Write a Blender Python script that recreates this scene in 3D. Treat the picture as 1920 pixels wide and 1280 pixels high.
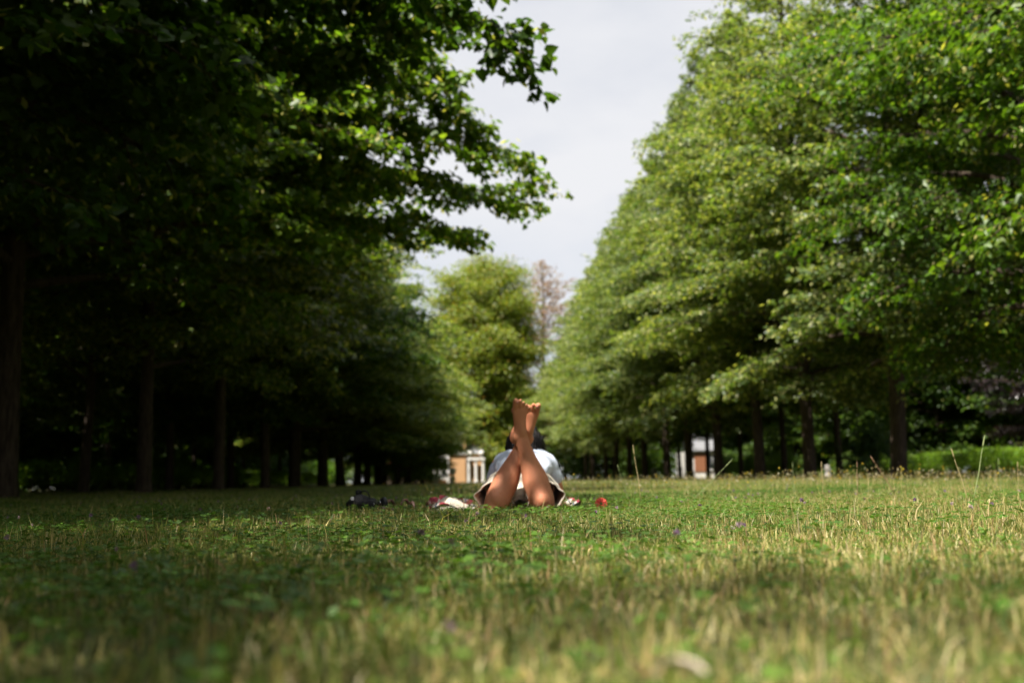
import bpy, bmesh, math, random
import numpy as np
from mathutils import Vector, Matrix, noise as mnoise

R = math.radians
SC = bpy.context.scene
COL = SC.collection
for o in list(bpy.data.objects):
    bpy.data.objects.remove(o)

# ------------------------------------------------------------------ camera
FPX = 1867.0
EYE = Vector((0.0, 0.0, 0.165))
YAW, PITCH, ROLL = R(1.97), R(7.9), R(1.07)
fwd = Vector((math.sin(YAW) * math.cos(PITCH), math.cos(YAW) * math.cos(PITCH), math.sin(PITCH)))
r0 = Vector((math.cos(YAW), -math.sin(YAW), 0.0))
u0 = r0.cross(fwd)
cr = r0 * math.cos(ROLL) - u0 * math.sin(ROLL)
cu = u0 * math.cos(ROLL) + r0 * math.sin(ROLL)
cam_d = bpy.data.cameras.new('camera')
cam = bpy.data.objects.new('camera', cam_d)
COL.objects.link(cam)
cam.matrix_world = Matrix(((cr.x, cu.x, -fwd.x, EYE.x), (cr.y, cu.y, -fwd.y, EYE.y),
                           (cr.z, cu.z, -fwd.z, EYE.z), (0, 0, 0, 1)))
cam_d.sensor_width = 36.0
cam_d.lens = 36.0 * FPX / 1920.0
cam_d.clip_start = 0.05
cam_d.clip_end = 2000
cam_d.dof.use_dof = True
cam_d.dof.focus_distance = 3.05
cam_d.dof.aperture_fstop = 2.8
SC.camera = cam


def at(px, py, Y):
    d = fwd + cr * ((px - 960) / FPX) - cu * ((py - 640) / FPX)
    t = Y / d.y
    return EYE + d * t


# ------------------------------------------------------------------ sky and sun
SUN_EL, SUN_AZ = R(60.0), R(-140.0)      # azimuth clockwise from +Y (the avenue): high on the left
sun_dir = Vector((math.sin(SUN_AZ) * math.cos(SUN_EL), math.cos(SUN_AZ) * math.cos(SUN_EL), math.sin(SUN_EL)))
world = bpy.data.worlds.new('World')
SC.world = world
world.use_nodes = True
nt = world.node_tree
nt.nodes.clear()
w_out = nt.nodes.new('ShaderNodeOutputWorld')
w_bg = nt.nodes.new('ShaderNodeBackground')
w_bg.inputs['Strength'].default_value = 0.05
w_sky = nt.nodes.new('ShaderNodeTexSky')
w_sky.sky_type = 'NISHITA'
w_sky.sun_disc = False
w_sky.sun_elevation = SUN_EL
w_sky.sun_rotation = SUN_AZ
w_tc = nt.nodes.new('ShaderNodeTexCoord')
w_map = nt.nodes.new('ShaderNodeMapping')
w_map.inputs['Scale'].default_value = (1, 1, 2.2)
w_n = nt.nodes.new('ShaderNodeTexNoise')
w_n.inputs['Scale'].default_value = 2.6
w_n.inputs['Detail'].default_value = 7
w_n.inputs['Roughness'].default_value = 0.5
w_rmp = nt.nodes.new('ShaderNodeMapRange')
w_rmp.inputs['From Min'].default_value = 0.25
w_rmp.inputs['From Max'].default_value = 0.6
w_rmp.inputs['To Min'].default_value = 0.55
w_rmp.inputs['To Max'].default_value = 1.0
w_mix = nt.nodes.new('ShaderNodeMix')
w_mix.data_type = 'RGBA'
w_mix.inputs[7].default_value = (6.35, 6.4, 6.65, 1)
nt.links.new(w_tc.outputs['Generated'], w_map.inputs['Vector'])
nt.links.new(w_map.outputs['Vector'], w_n.inputs['Vector'])
nt.links.new(w_n.outputs['Fac'], w_rmp.inputs['Value'])
nt.links.new(w_rmp.outputs['Result'], w_mix.inputs[0])
nt.links.new(w_sky.outputs['Color'], w_mix.inputs[6])
nt.links.new(w_mix.outputs[2], w_bg.inputs['Color'])
nt.links.new(w_bg.outputs['Background'], w_out.inputs['Surface'])

sun_d = bpy.data.lights.new('sun', 'SUN')
sun_d.energy = 5.0
sun_d.angle = R(0.53)
sun_d.color = (1.0, 0.945, 0.85)
sun = bpy.data.objects.new('sun', sun_d)
COL.objects.link(sun)
sun.rotation_euler = (-sun_dir).to_track_quat('-Z', 'Y').to_euler()
sun.location = sun_dir * 60

SC.view_settings.view_transform = 'Standard'
SC.view_settings.look = 'None'
SC.view_settings.exposure = 1.45
SC.view_settings.gamma = 1.0
SC.view_settings.use_curve_mapping = False
SC.render.engine = 'CYCLES'
cy = SC.cycles
cy.max_bounces = 6
cy.diffuse_bounces = 3
cy.glossy_bounces = 2
cy.transmission_bounces = 3
cy.transparent_max_bounces = 4
cy.use_denoising = True
try:
    cy.denoiser = 'OPENIMAGEDENOISE'
except Exception:
    pass
cy.caustics_reflective = False
cy.caustics_refractive = False
cy.sample_clamp_indirect = 4.0

# ------------------------------------------------------------------ helpers


def mesh_np(name, verts, faces, col=None, mat=None, smooth=False):
    """verts (N,3), faces (M,k) -> mesh; col (N,3) goes to the point attribute 'col'"""
    verts = np.asarray(verts, np.float32)
    faces = np.asarray(faces, np.int32)
    me = bpy.data.meshes.new(name)
    m, k = faces.shape
    me.vertices.add(len(verts))
    me.vertices.foreach_set('co', verts.ravel())
    me.loops.add(m * k)
    me.loops.foreach_set('vertex_index', faces.ravel())
    me.polygons.add(m)
    me.polygons.foreach_set('loop_start', np.arange(0, m * k, k, dtype=np.int32))
    me.polygons.foreach_set('loop_total', np.full(m, k, np.int32))
    if smooth:
        me.polygons.foreach_set('use_smooth', np.ones(m, bool))
    me.update(calc_edges=True)
    if col is not None:
        a = me.attributes.new('col', 'FLOAT_COLOR', 'POINT')
        c = np.ones((len(verts), 4), np.float32)
        c[:, :3] = col
        a.data.foreach_set('color', c.ravel())
    if mat is not None:
        me.materials.append(mat)
    return me


def obj(name, me, parent=None, loc=None):
    o = bpy.data.objects.new(name, me)
    COL.objects.link(o)
    if parent is not None:
        o.parent = parent
    if loc is not None:
        o.location = loc
    return o


def tag(o, label=None, cat=None, group=None, kind=None):
    if label:
        o['label'] = label
    if cat:
        o['category'] = cat
    if group:
        o['group'] = group
    if kind:
        o['kind'] = kind
    return o


def thing(name, label, cat, loc=(0, 0, 0), rz=0.0, group=None):
    o = obj(name, None, None, loc)
    o.rotation_euler = (0, 0, rz)
    return tag(o, label, cat, group)


def norm(a):
    return a / np.maximum(np.linalg.norm(a, axis=-1, keepdims=True), 1e-9)


class Geo:
    """collects quads/tris as polygons for small built objects"""

    def __init__(self):
        self.v, self.f = [], []

    def box(self, x0, x1, y0, y1, z0, z1):
        b = len(self.v)
        self.v += [(x0, y0, z0), (x1, y0, z0), (x1, y1, z0), (x0, y1, z0), (x0, y0, z1), (x1, y0, z1), (x1, y1, z1), (x0, y1, z1)]
        self.f += [[b + i for i in q] for q in ((0, 3, 2, 1), (4, 5, 6, 7), (0, 1, 5, 4), (1, 2, 6, 5), (2, 3, 7, 6), (3, 0, 4, 7))]
        return self

    def poly(self, pts, thick):
        """polygon pts (xyz) extruded by vector thick"""
        b, n = len(self.v), len(pts)
        t = Vector(thick)
        self.v += [tuple(p) for p in pts] + [tuple(Vector(p) + t) for p in pts]
        self.f += [[b + i for i in range(n)][::-1], [b + n + i for i in range(n)]]
        self.f += [[b + i, b + (i + 1) % n, b + n + (i + 1) % n, b + n + i] for i in range(n)]
        return self

    def lathe(self, prof, n=16, c=(0, 0, 0)):
        b = len(self.v)
        for r, z in prof:
            for i in range(n):
                a = 2 * math.pi * i / n
                self.v.append((c[0] + r * math.cos(a), c[1] + r * math.sin(a), c[2] + z))
        for k in range(len(prof) - 1):
            for i in range(n):
                j = (i + 1) % n
                self.f.append([b + k * n + i, b + k * n + j, b + (k + 1) * n + j, b + (k + 1) * n + i])
        self.f.append([b + i for i in range(n)][::-1])
        self.f.append([b + (len(prof) - 1) * n + i for i in range(n)])
        return self

    def tube(self, pts, rad, n=8, closed_caps=True):
        v, f = tube_np(np.array(pts, float), np.array(rad, float) if hasattr(rad, '__len__') else np.full(len(pts), rad), n)
        b = len(self.v)
        self.v += [tuple(p) for p in v]
        self.f += [[b + int(i) for i in q] for q in f]
        if closed_caps:
            self.f.append([b + i for i in range(n)][::-1])
            self.f.append([b + (len(pts) - 1) * n + i for i in range(n)])
        return self

    def build(self, name, mat, parent=None, loc=None, smooth=False, bevel=0.0):
        me = bpy.data.meshes.new(name)
        me.from_pydata([tuple(map(float, p)) for p in self.v], [], self.f)
        me.materials.append(mat)
        if smooth:
            for p in me.polygons:
                p.use_smooth = True
        o = obj(name, me, parent, loc)
        if bevel:
            m = o.modifiers.new('bevel', 'BEVEL')
            m.width = bevel
            m.segments = 2
            m.limit_method = 'ANGLE'
        return o


def tube_np(P, rad, n=6):
    """tube of n-sided rings along P"""
    P = np.asarray(P, float)
    T = np.gradient(P, axis=0)
    T = norm(T)
    ref = np.array([0.0, 0, 1]) if abs(T[0, 2]) < 0.8 else np.array([1.0, 0, 0])
    U = norm(np.cross(T, ref))
    V = np.cross(T, U)
    a = np.arange(n) * 2 * math.pi / n
    ring = np.cos(a)[None, :, None] * U[:, None, :] + np.sin(a)[None, :, None] * V[:, None, :]
    v = P[:, None, :] + ring * np.asarray(rad)[:, None, None]
    v = v.reshape(-1, 3)
    k = len(P)
    i = np.arange(k - 1)[:, None] * n
    j = np.arange(n)[None, :]
    j2 = (j + 1) % n
    f = np.stack([i + j, i + j2, i + n + j2, i + n + j], -1).reshape(-1, 4)
    return v, f


class QuadSoup:
    def __init__(self):
        self.v, self.f, self.n = [], [], 0

    def add(self, v, f):
        self.v.append(v)
        self.f.append(f + self.n)
        self.n += len(v)

    def mesh(self, name, mat, smooth=True):
        return mesh_np(name, np.concatenate(self.v), np.concatenate(self.f), None, mat, smooth)


# ------------------------------------------------------------------ materials


def new_mat(name):
    m = bpy.data.materials.new(name)
    m.use_nodes = True
    t = m.node_tree
    p = t.nodes['Principled BSDF']
    return m, t, p


def plain(name, col, rough=0.6, spec=0.3, bump=0.0, bscale=40.0, var=0.0, vscale=6.0, metal=0.0, sheen=0.0):
    m, t, p = new_mat(name)
    p.inputs['Base Color'].default_value = (*col, 1)
    p.inputs['Roughness'].default_value = rough
    p.inputs['Specular IOR Level'].default_value = spec
    p.inputs['Metallic'].default_value = metal
    if sheen:
        p.inputs['Sheen Weight'].default_value = sheen
    tc = t.nodes.new('ShaderNodeTexCoord')
    if var:
        n = t.nodes.new('ShaderNodeTexNoise')
        n.inputs['Scale'].default_value = vscale
        n.inputs['Detail'].default_value = 6
        t.links.new(tc.outputs['Object'], n.inputs['Vector'])
        mx = t.nodes.new('ShaderNodeMix')
        mx.data_type = 'RGBA'
        mx.inputs[6].default_value = (*[c * (1 - var) for c in col], 1)
        mx.inputs[7].default_value = (*[min(1, c * (1 + var)) for c in col], 1)
        t.links.new(n.outputs['Fac'], mx.inputs[0])
        t.links.new(mx.outputs[2], p.inputs['Base Color'])
    if bump:
        n2 = t.nodes.new('ShaderNodeTexNoise')
        n2.inputs['Scale'].default_value = bscale
        n2.inputs['Detail'].default_value = 5
        t.links.new(tc.outputs['Object'], n2.inputs['Vector'])
        b = t.nodes.new('ShaderNodeBump')
        b.inputs['Strength'].default_value = bump
        b.inputs['Distance'].default_value = 0.02
        t.links.new(n2.outputs['Fac'], b.inputs['Height'])
        t.links.new(b.outputs['Normal'], p.inputs['Normal'])
    return m


def leaf_mat(name, trans=0.46, tint=(1.8, 1.9, 0.55), rough=0.42, spec=0.35):
    """leaf colour from the mesh, light coming through the blade is yellower"""
    m, t, p = new_mat(name)
    at_ = t.nodes.new('ShaderNodeAttribute')
    at_.attribute_name = 'col'
    oi = t.nodes.new('ShaderNodeObjectInfo')
    hsv = t.nodes.new('ShaderNodeHueSaturation')
    mr = t.nodes.new('ShaderNodeMapRange')
    mr.inputs['To Min'].default_value = 0.82
    mr.inputs['To Max'].default_value = 1.18
    t.links.new(oi.outputs['Random'], mr.inputs['Value'])
    t.links.new(mr.outputs['Result'], hsv.inputs['Value'])
    mr2 = t.nodes.new('ShaderNodeMapRange')
    mr2.inputs['To Min'].default_value = 0.508
    mr2.inputs['To Max'].default_value = 0.488
    t.links.new(oi.outputs['Random'], mr2.inputs['Value'])
    t.links.new(mr2.outputs['Result'], hsv.inputs['Hue'])
    t.links.new(at_.outputs['Color'], hsv.inputs['Color'])
    t.links.new(hsv.outputs['Color'], p.inputs['Base Color'])
    p.inputs['Roughness'].default_value = rough
    p.inputs['Specular IOR Level'].default_value = spec
    tr = t.nodes.new('ShaderNodeBsdfTranslucent')
    mul = t.nodes.new('ShaderNodeMix')
    mul.data_type = 'RGBA'
    mul.blend_type = 'MULTIPLY'
    mul.inputs[0].default_value = 1.0
    mul.inputs[7].default_value = (*tint, 1)
    t.links.new(hsv.outputs['Color'], mul.inputs[6])
    t.links.new(mul.outputs[2], tr.inputs['Color'])
    mx = t.nodes.new('ShaderNodeMixShader')
    mx.inputs[0].default_value = trans
    t.links.new(p.outputs['BSDF'], mx.inputs[1])
    t.links.new(tr.outputs['BSDF'], mx.inputs[2])
    t.links.new(mx.outputs['Shader'], t.nodes['Material Output'].inputs['Surface'])
    return m


def bark_mat(name, c1, c2):
    m, t, p = new_mat(name)
    tc = t.nodes.new('ShaderNodeTexCoord')
    mp = t.nodes.new('ShaderNodeMapping')
    mp.inputs['Scale'].default_value = (14, 14, 2.2)
    n = t.nodes.new('ShaderNodeTexNoise')
    n.inputs['Scale'].default_value = 1.6
    n.inputs['Detail'].default_value = 8
    n.inputs['Roughness'].default_value = 0.65
    t.links.new(tc.outputs['Object'], mp.inputs['Vector'])
    t.links.new(mp.outputs['Vector'], n.inputs['Vector'])
    mx = t.nodes.new('ShaderNodeMix')
    mx.data_type = 'RGBA'
    mx.inputs[6].default_value = (*c1, 1)
    mx.inputs[7].default_value = (*c2, 1)
    mr = t.nodes.new('ShaderNodeMapRange')
    mr.inputs['From Min'].default_value = 0.35
    mr.inputs['From Max'].default_value = 0.65
    t.links.new(n.outputs['Fac'], mr.inputs['Value'])
    t.links.new(mr.outputs['Result'], mx.inputs[0])
    t.links.new(mx.outputs[2], p.inputs['Base Color'])
    p.inputs['Roughness'].default_value = 0.9
    p.inputs['Specular IOR Level'].default_value = 0.15
    b = t.nodes.new('ShaderNodeBump')
    b.inputs['Strength'].default_value = 0.8
    b.inputs['Distance'].default_value = 0.03
    t.links.new(n.outputs['Fac'], b.inputs['Height'])
    t.links.new(b.outputs['Normal'], p.inputs['Normal'])
    return m


M = {}
M['leaf'] = leaf_mat('linden_leaf')
M['leaf_far'] = leaf_mat('far_leaf', trans=0.42)
M['leaf_copper'] = leaf_mat('copper_leaf', trans=0.2, tint=(1.3, 0.7, 0.7), rough=0.3, spec=0.5)
M['grass'] = leaf_mat('grass_blade', trans=0.32, tint=(1.4, 1.45, 0.6), rough=0.5, spec=0.25)
M['bark'] = bark_mat('linden_bark', (0.028, 0.020, 0.015), (0.095, 0.070, 0.052))
M['bark_pale'] = bark_mat('pale_bark', (0.09, 0.08, 0.065), (0.24, 0.21, 0.17))

# ------------------------------------------------------------------ ground
PERSON = at(971, 960, 5.0)
PERSON.z = 0.0


def ground_z(x, y):
    d = math.hypot(x - PERSON.x, y - PERSON.y - 0.6)
    k = min(1.0, max(0.0, (d - 1.3) / 2.5))
    return k * 0.035 * mnoise.noise(Vector((x * 0.22 + 3.1, y * 0.22, 0.7)))


gm, t, p = new_mat('lawn_soil')
tc = t.nodes.new('ShaderNodeTexCoord')
n1 = t.nodes.new('ShaderNodeTexNoise')
n1.inputs['Scale'].default_value = 0.5
n1.inputs['Detail'].default_value = 8
n2 = t.nodes.new('ShaderNodeTexNoise')
n2.inputs['Scale'].default_value = 45
n2.inputs['Detail'].default_value = 6
t.links.new(tc.outputs['Object'], n1.inputs['Vector'])
t.links.new(tc.outputs['Object'], n2.inputs['Vector'])
rp = t.nodes.new('ShaderNodeValToRGB')
rp.color_ramp.elements[0].position = 0.35
rp.color_ramp.elements[0].color = (0.03, 0.04, 0.012, 1)
rp.color_ramp.elements[1].position = 0.65
rp.color_ramp.elements[1].color = (0.10, 0.085, 0.038, 1)
ad = t.nodes.new('ShaderNodeMath')
ad.operation = 'MULTIPLY_ADD'
ad.inputs[1].default_value = 0.5
t.links.new(n2.outputs['Fac'], ad.inputs[0])
hl = t.nodes.new('ShaderNodeMath')
hl.operation = 'MULTIPLY'
hl.inputs[1].default_value = 0.5
t.links.new(n1.outputs['Fac'], hl.inputs[0])
t.links.new(hl.outputs[0], ad.inputs[2])
t.links.new(ad.outputs[0], rp.inputs['Fac'])
t.links.new(rp.outputs['Color'], p.inputs['Base Color'])
p.inputs['Roughness'].default_value = 0.95
p.inputs['Specular IOR Level'].default_value = 0.1
bp = t.nodes.new('ShaderNodeBump')
bp.inputs['Strength'].default_value = 0.6
t.links.new(n2.outputs['Fac'], bp.inputs['Height'])
t.links.new(bp.outputs['Normal'], p.inputs['Normal'])

gx = np.concatenate([[-900, -300, -120, -60], np.arange(-30, 31, 0.75), [60, 120, 300, 900]])
gy = np.concatenate([[-600, -200, -60, -20], np.arange(-6, 61, 0.75), [80, 110, 160, 300, 900]])
gv = np.array([[x, y, ground_z(x, y) if abs(x) < 40 and -10 < y < 70 else 0.0] for y in gy for x in gx])
nx = len(gx)
gf = np.array([[j * nx + i, j * nx + i + 1, (j + 1) * nx + i + 1, (j + 1) * nx + i] for j in range(len(gy) - 1) for i in range(nx - 1)])
ground = tag(obj('ground', mesh_np('ground', gv, gf, None, gm, True)), kind='structure')

# ------------------------------------------------------------------ grass tiles (one mass of blades)


def blades(rng, n, hlo, hhi, w, lean, cols, half=0.5):
    """n blades of two quads each; cols: list of (weight, rgb)"""
    P = np.zeros((n, 3))
    P[:, :2] = rng.uniform(-half, half, (n, 2))
    h = hlo + (hhi - hlo) * rng.beta(1.6, 3.0, n)
    az = rng.uniform(0, 2 * math.pi, n)
    d = np.stack([np.cos(az), np.sin(az), np.zeros(n)], 1)
    s = np.stack([-np.sin(az), np.cos(az), np.zeros(n)], 1)
    tw = rng.normal(0, 0.8, n)
    side = s * np.cos(tw)[:, None] + d * np.sin(tw)[:, None]
    le = np.abs(rng.normal(0, lean, n))
    ww = w * rng.uniform(0.6, 1.3, n)
    up = np.array([0, 0, 1.0])
    a1 = np.minimum(le * 0.6, 1.45)
    a2 = np.minimum(le * 1.6, 2.1)
    m1 = P + (d * np.sin(a1)[:, None] + up * np.cos(a1)[:, None]) * (h * 0.55)[:, None]
    m2 = m1 + (d * np.sin(a2)[:, None] + up * np.cos(a2)[:, None]) * (h * 0.45)[:, None]
    m2[:, 2] = np.maximum(m2[:, 2], 0.004)
    V = np.stack([P - side * ww[:, None] * .5, P + side * ww[:, None] * .5,
                  m1 - side * ww[:, None] * .45, m1 + side * ww[:, None] * .45,
                  m2 - side * ww[:, None] * .07, m2 + side * ww[:, None] * .07], 1).reshape(-1, 3)
    b = np.arange(n)[:, None] * 6
    F = np.concatenate([b + np.array([[0, 1, 3, 2]]), b + np.array([[2, 3, 5, 4]])])
    wts = np.array([c[0] for c in cols], float)
    pal = np.array([c[1] for c in cols])
    C = pal[rng.choice(len(cols), n, p=wts / wts.sum())] * rng.uniform(0.7, 1.3, (n, 1)) * rng.uniform(0.93, 1.07, (n, 3))
    return V, F, np.repeat(C, 6, 0)


def flat_leaves(rng, P, D, N, S, cols, width=0.45):
    """kite quads lying on plane (D,N)"""
    n = len(P)
    side = norm(np.cross(D, N))
    tmpl = np.array([(0, 0, 0), (-width, .5, .06), (0, 1, 0), (width, .5, .06)])
    V = (P[:, None, :] + S[:, None, None] * (tmpl[None, :, 0:1] * side[:, None, :] + tmpl[None, :, 1:2] * D[:, None, :] + tmpl[None, :, 2:3] * N[:, None, :])).reshape(-1, 3)
    F = np.arange(n)[:, None] * 4 + np.array([[0, 1, 2, 3]])
    return V, F, np.repeat(cols, 4, 0)


GREEN = [(4, (0.088, 0.138, 0.022)), (3, (0.125, 0.180, 0.030)), (2, (0.055, 0.100, 0.018)), (2, (0.18, 0.22, 0.05))]
STRAW = [(3, (0.42, 0.345, 0.155)), (3, (0.33, 0.29, 0.11)), (1.3, (0.25, 0.165, 0.08)), (.8, (0.55, 0.48, 0.29))]


def mixc(g, s):
    return [(a * g, c) for a, c in GREEN] + [(a * s, c) for a, c in STRAW]


def grass_tile(seed, kind):
    rng = np.random.default_rng(seed)
    g, s, clover, weeds = {'green': (1.0, .48, 190, 16), 'straw': (.95, .68, 130, 10), 'clover': (.8, .25, 620, 30)}[kind]
    parts = [blades(rng, 6200, .012, .056, .0019, 1.1, mixc(g, s)),
             blades(rng, 2600, .02, .065, .002, 1.6, mixc(g * .3, s * 1.4)),
             blades(rng, 40, .05, .11, .0026, .40, mixc(g * .5, s)),
             blades(rng, 16, .05, .10, .0036, .9, mixc(.1, 1))]
    if kind == 'green':
        parts.append(blades(rng, 700, .02, .07, .0036, .9, mixc(1, .1)))
    # trefoils
    n = clover
    c = np.zeros((n, 3))
    c[:, :2] = rng.normal(0, .24, (n, 2)) if kind == 'clover' else rng.uniform(-.5, .5, (n, 2))
    c[:, 2] = rng.uniform(.018, .05, n)
    a0 = rng.uniform(0, 6.28, n)
    up = norm(np.stack([rng.normal(0, .3, n), rng.normal(0, .3, n), np.ones(n)], 1))
    base = np.array([(0.050, 0.108, 0.013)]) * rng.uniform(.7, 1.5, (n, 1))
    for k in range(3):
        a = a0 + k * 2.094
        D = norm(np.stack([np.cos(a), np.sin(a), rng.normal(.1, .2, n)], 1))
        N = norm(up - D * (up * D).sum(1, keepdims=True))
        parts.append(flat_leaves(rng, c, D, N, rng.uniform(.008, .016, n), base, .52))
    # broad-leaved weeds
    n = weeds * 5
    ctr = np.repeat(rng.uniform(-.45, .45, (weeds, 2)), 5, 0)
    a = rng.uniform(0, 6.28, n)
    c = np.concatenate([ctr, rng.uniform(.008, .03, (n, 1))], 1)
    D = norm(np.stack([np.cos(a), np.sin(a), rng.uniform(.1, .9, n)], 1))
    up = np.tile(np.array([[0, 0, 1.0]]), (n, 1)) + rng.normal(0, .2, (n, 3))
    N = norm(up - D * (up * D).sum(1, keepdims=True))
    parts.append(flat_leaves(rng, c, D, N, rng.uniform(.012, .026, n), np.array([(0.065, 0.12, 0.016)]) * rng.uniform(.7, 1.4, (n, 1)), .3))
    # small flower heads: pale purple self-heal and white clover
    n = 2
    c = np.concatenate([rng.uniform(-.5, .5, (n, 2)), rng.uniform(.04, .085, (n, 1))], 1)
    fc = np.array([(0.20, 0.13, 0.21), (0.26, 0.19, 0.22)])
    for k in range(14):
        D = norm(rng.normal(0, 1, (n, 3)) + np.array([0, 0, .5]))
        N = norm(np.cross(D, rng.normal(0, 1, (n, 3))))
        parts.append(flat_leaves(rng, c, D, N, np.full(n, .008), fc, .4))
    V, F, C, k = [], [], [], 0
    for v, f, cc in parts:
        V.append(v)
        F.append(f + k)
        C.append(cc)
        k += len(v)
    return mesh_np('grass_tile', np.concatenate(V), np.concatenate(F), np.concatenate(C), M['grass'])


tile_col = bpy.data.collections.new('grass_tiles')
kinds = ['green'] * 5 + ['straw'] * 4 + ['clover'] * 3


def stem_tile(seed):
    """sparse tall flowering stems that stand above the turf"""
    rng = np.random.default_rng(seed)
    parts = [blades(rng, 26, .10, .24, .0022, .16, mixc(.6, 1.0), .6)]
    tips = parts[0][0].reshape(-1, 6, 3)[:, 4]
    n = len(tips)
    hc = np.array([(.30, .24, .12), (.45, .40, .30), (.42, .30, .03), (.16, .18, .06)])[rng.integers(0, 4, n)]
    for k in range(8):
        D = norm(rng.normal(0, .7, (n, 3)) + np.array([0, 0, .7]))
        N = norm(np.cross(D, rng.normal(0, 1, (n, 3))))
        parts.append(flat_leaves(rng, tips, D, N, rng.uniform(.006, .012, n), hc, .35))
    V, F, C, k = [], [], [], 0
    for v, f, cc in parts:
        V.append(v)
        F.append(f + k)
        C.append(cc)
        k += len(v)
    return mesh_np('stem_tile', np.concatenate(V), np.concatenate(F), np.concatenate(C), M['grass'])


for i, k in enumerate(kinds):
    o = bpy.data.objects.new('grass_tile_%02d' % i, grass_tile(100 + i, k))
    tile_col.objects.link(o)

for i in range(3):
    tile_col.objects.link(bpy.data.objects.new('grass_tile_%02d' % (12 + i), stem_tile(300 + i)))

rng = np.random.default_rng(5)
pts, rot, var, scl = [], [], [], []
step = 0.8
for j in range(int(44 / step)):
    y = 0.45 + j * step
    for i in range(-26, 28):
        x = i * step + (0.4 if j % 2 else 0)
        if abs(x - 0.035 * y) > 0.56 * y + 2.2:
            continue
        xx, yy = x + rng.uniform(-.12, .12), y + rng.uniform(-.12, .12)
        a = mnoise.noise(Vector((xx * .45, yy * .3, 4.0))) + 0.33 * math.tanh((xx - 0.9) * .9) - .03
        b = mnoise.noise(Vector((xx * .8, yy * .6, 9.0)))
        if b > 0.12 and yy < 10:
            var.append(9 + rng.integers(3))
        elif a + rng.normal(0, .12) > 0.10:
            var.append(5 + rng.integers(4))
        else:
            var.append(rng.integers(5))
        pts.append((xx, yy, ground_z(xx, yy)))
        rot.append(rng.uniform(0, 6.28))
        scl.append(rng.uniform(.82, 1.15))
for j in range(230):
    yy = rng.uniform(6.2, 26)
    xx = .035 * yy + rng.uniform(-.1, .56) * yy
    pts.append((xx, yy, ground_z(xx, yy)))
    var.append(12 + rng.integers(3))
    rot.append(rng.uniform(0, 6.28))
    scl.append(rng.uniform(.6, 1.05))
gme = bpy.data.meshes.new('grass_points')
gme.from_pydata(pts, [], [])
for nm, ty, data in (('variant', 'INT', var), ('turn', 'FLOAT', rot), ('size', 'FLOAT', scl)):
    at_ = gme.attributes.new(nm, ty, 'POINT')
    at_.data.foreach_set('value', np.array(data, np.int32 if ty == 'INT' else np.float32))
grass = tag(obj('grass', gme), 'short dry and green lawn grass with clover covering the ground', 'grass', kind='stuff')
ng = bpy.data.node_groups.new('lawn', 'GeometryNodeTree')
ng.interface.new_socket('Geometry', in_out='INPUT', socket_type='NodeSocketGeometry')
ng.interface.new_socket('Geometry', in_out='OUTPUT', socket_type='NodeSocketGeometry')
gi = ng.nodes.new('NodeGroupInput')
go = ng.nodes.new('NodeGroupOutput')
ci = ng.nodes.new('GeometryNodeCollectionInfo')
ci.inputs['Collection'].default_value = tile_col
ci.inputs['Separate Children'].default_value = True
ci.inputs['Reset Children'].default_value = True
iop = ng.nodes.new('GeometryNodeInstanceOnPoints')
iop.inputs['Pick Instance'].default_value = True


def named(nm, ty):
    n_ = ng.nodes.new('GeometryNodeInputNamedAttribute')
    n_.data_type = ty
    n_.inputs['Name'].default_value = nm
    return n_.outputs['Attribute']


cmb = ng.nodes.new('ShaderNodeCombineXYZ')
ng.links.new(named('turn', 'FLOAT'), cmb.inputs['Z'])
ng.links.new(gi.outputs[0], iop.inputs['Points'])
ng.links.new(ci.outputs[0], iop.inputs['Instance'])
ng.links.new(named('variant', 'INT'), iop.inputs['Instance Index'])
ng.links.new(cmb.outputs[0], iop.inputs['Rotation'])
ng.links.new(named('size', 'FLOAT'), iop.inputs['Scale'])
ng.links.new(iop.outputs[0], go.inputs[0])
gmod = grass.modifiers.new('lawn', 'NODES')
gmod.node_group = ng

# ------------------------------------------------------------------ trees
KITE_V = np.array([(0, 0, 0), (-.44, .40, .10), (0, 1.0, -.06), (.44, .40, .10)])
KITE_F = np.array([(0, 2, 1), (0, 3, 2)])
HEART_V = np.array([(0, .06, 0), (-.26, -.06, .05), (-.50, .26, .10), (-.33, .66, .06), (0, 1.08, -.10), (.33, .66, .06), (.50, .26, .10), (.26, -.06, .05)])
HEART_F = np.array([(0, 2, 1), (0, 3, 2), (0, 4, 3), (0, 7, 6), (0, 6, 5), (0, 5, 4)])
BRACT_V = np.array([(0, 0, 0), (-.13, .5, .02), (0, 1.0, 0), (.13, .5, .02)])


def put_leaves(P, D, N, S, tv, tf):
    side = norm(np.cross(D, N))
    V = P[:, None, :] + S[:, None, None] * (tv[None, :, 0:1] * side[:, None, :] + tv[None, :, 1:2] * D[:, None, :] + tv[None, :, 2:3] * N[:, None, :])
    F = np.arange(len(P))[:, None, None] * len(tv) + tf[None]
    return V.reshape(-1, 3), F.reshape(-1, 3)


def dirv(az, el):
    return np.array([math.cos(az) * math.cos(el), math.sin(az) * math.cos(el), math.sin(el)])


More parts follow.
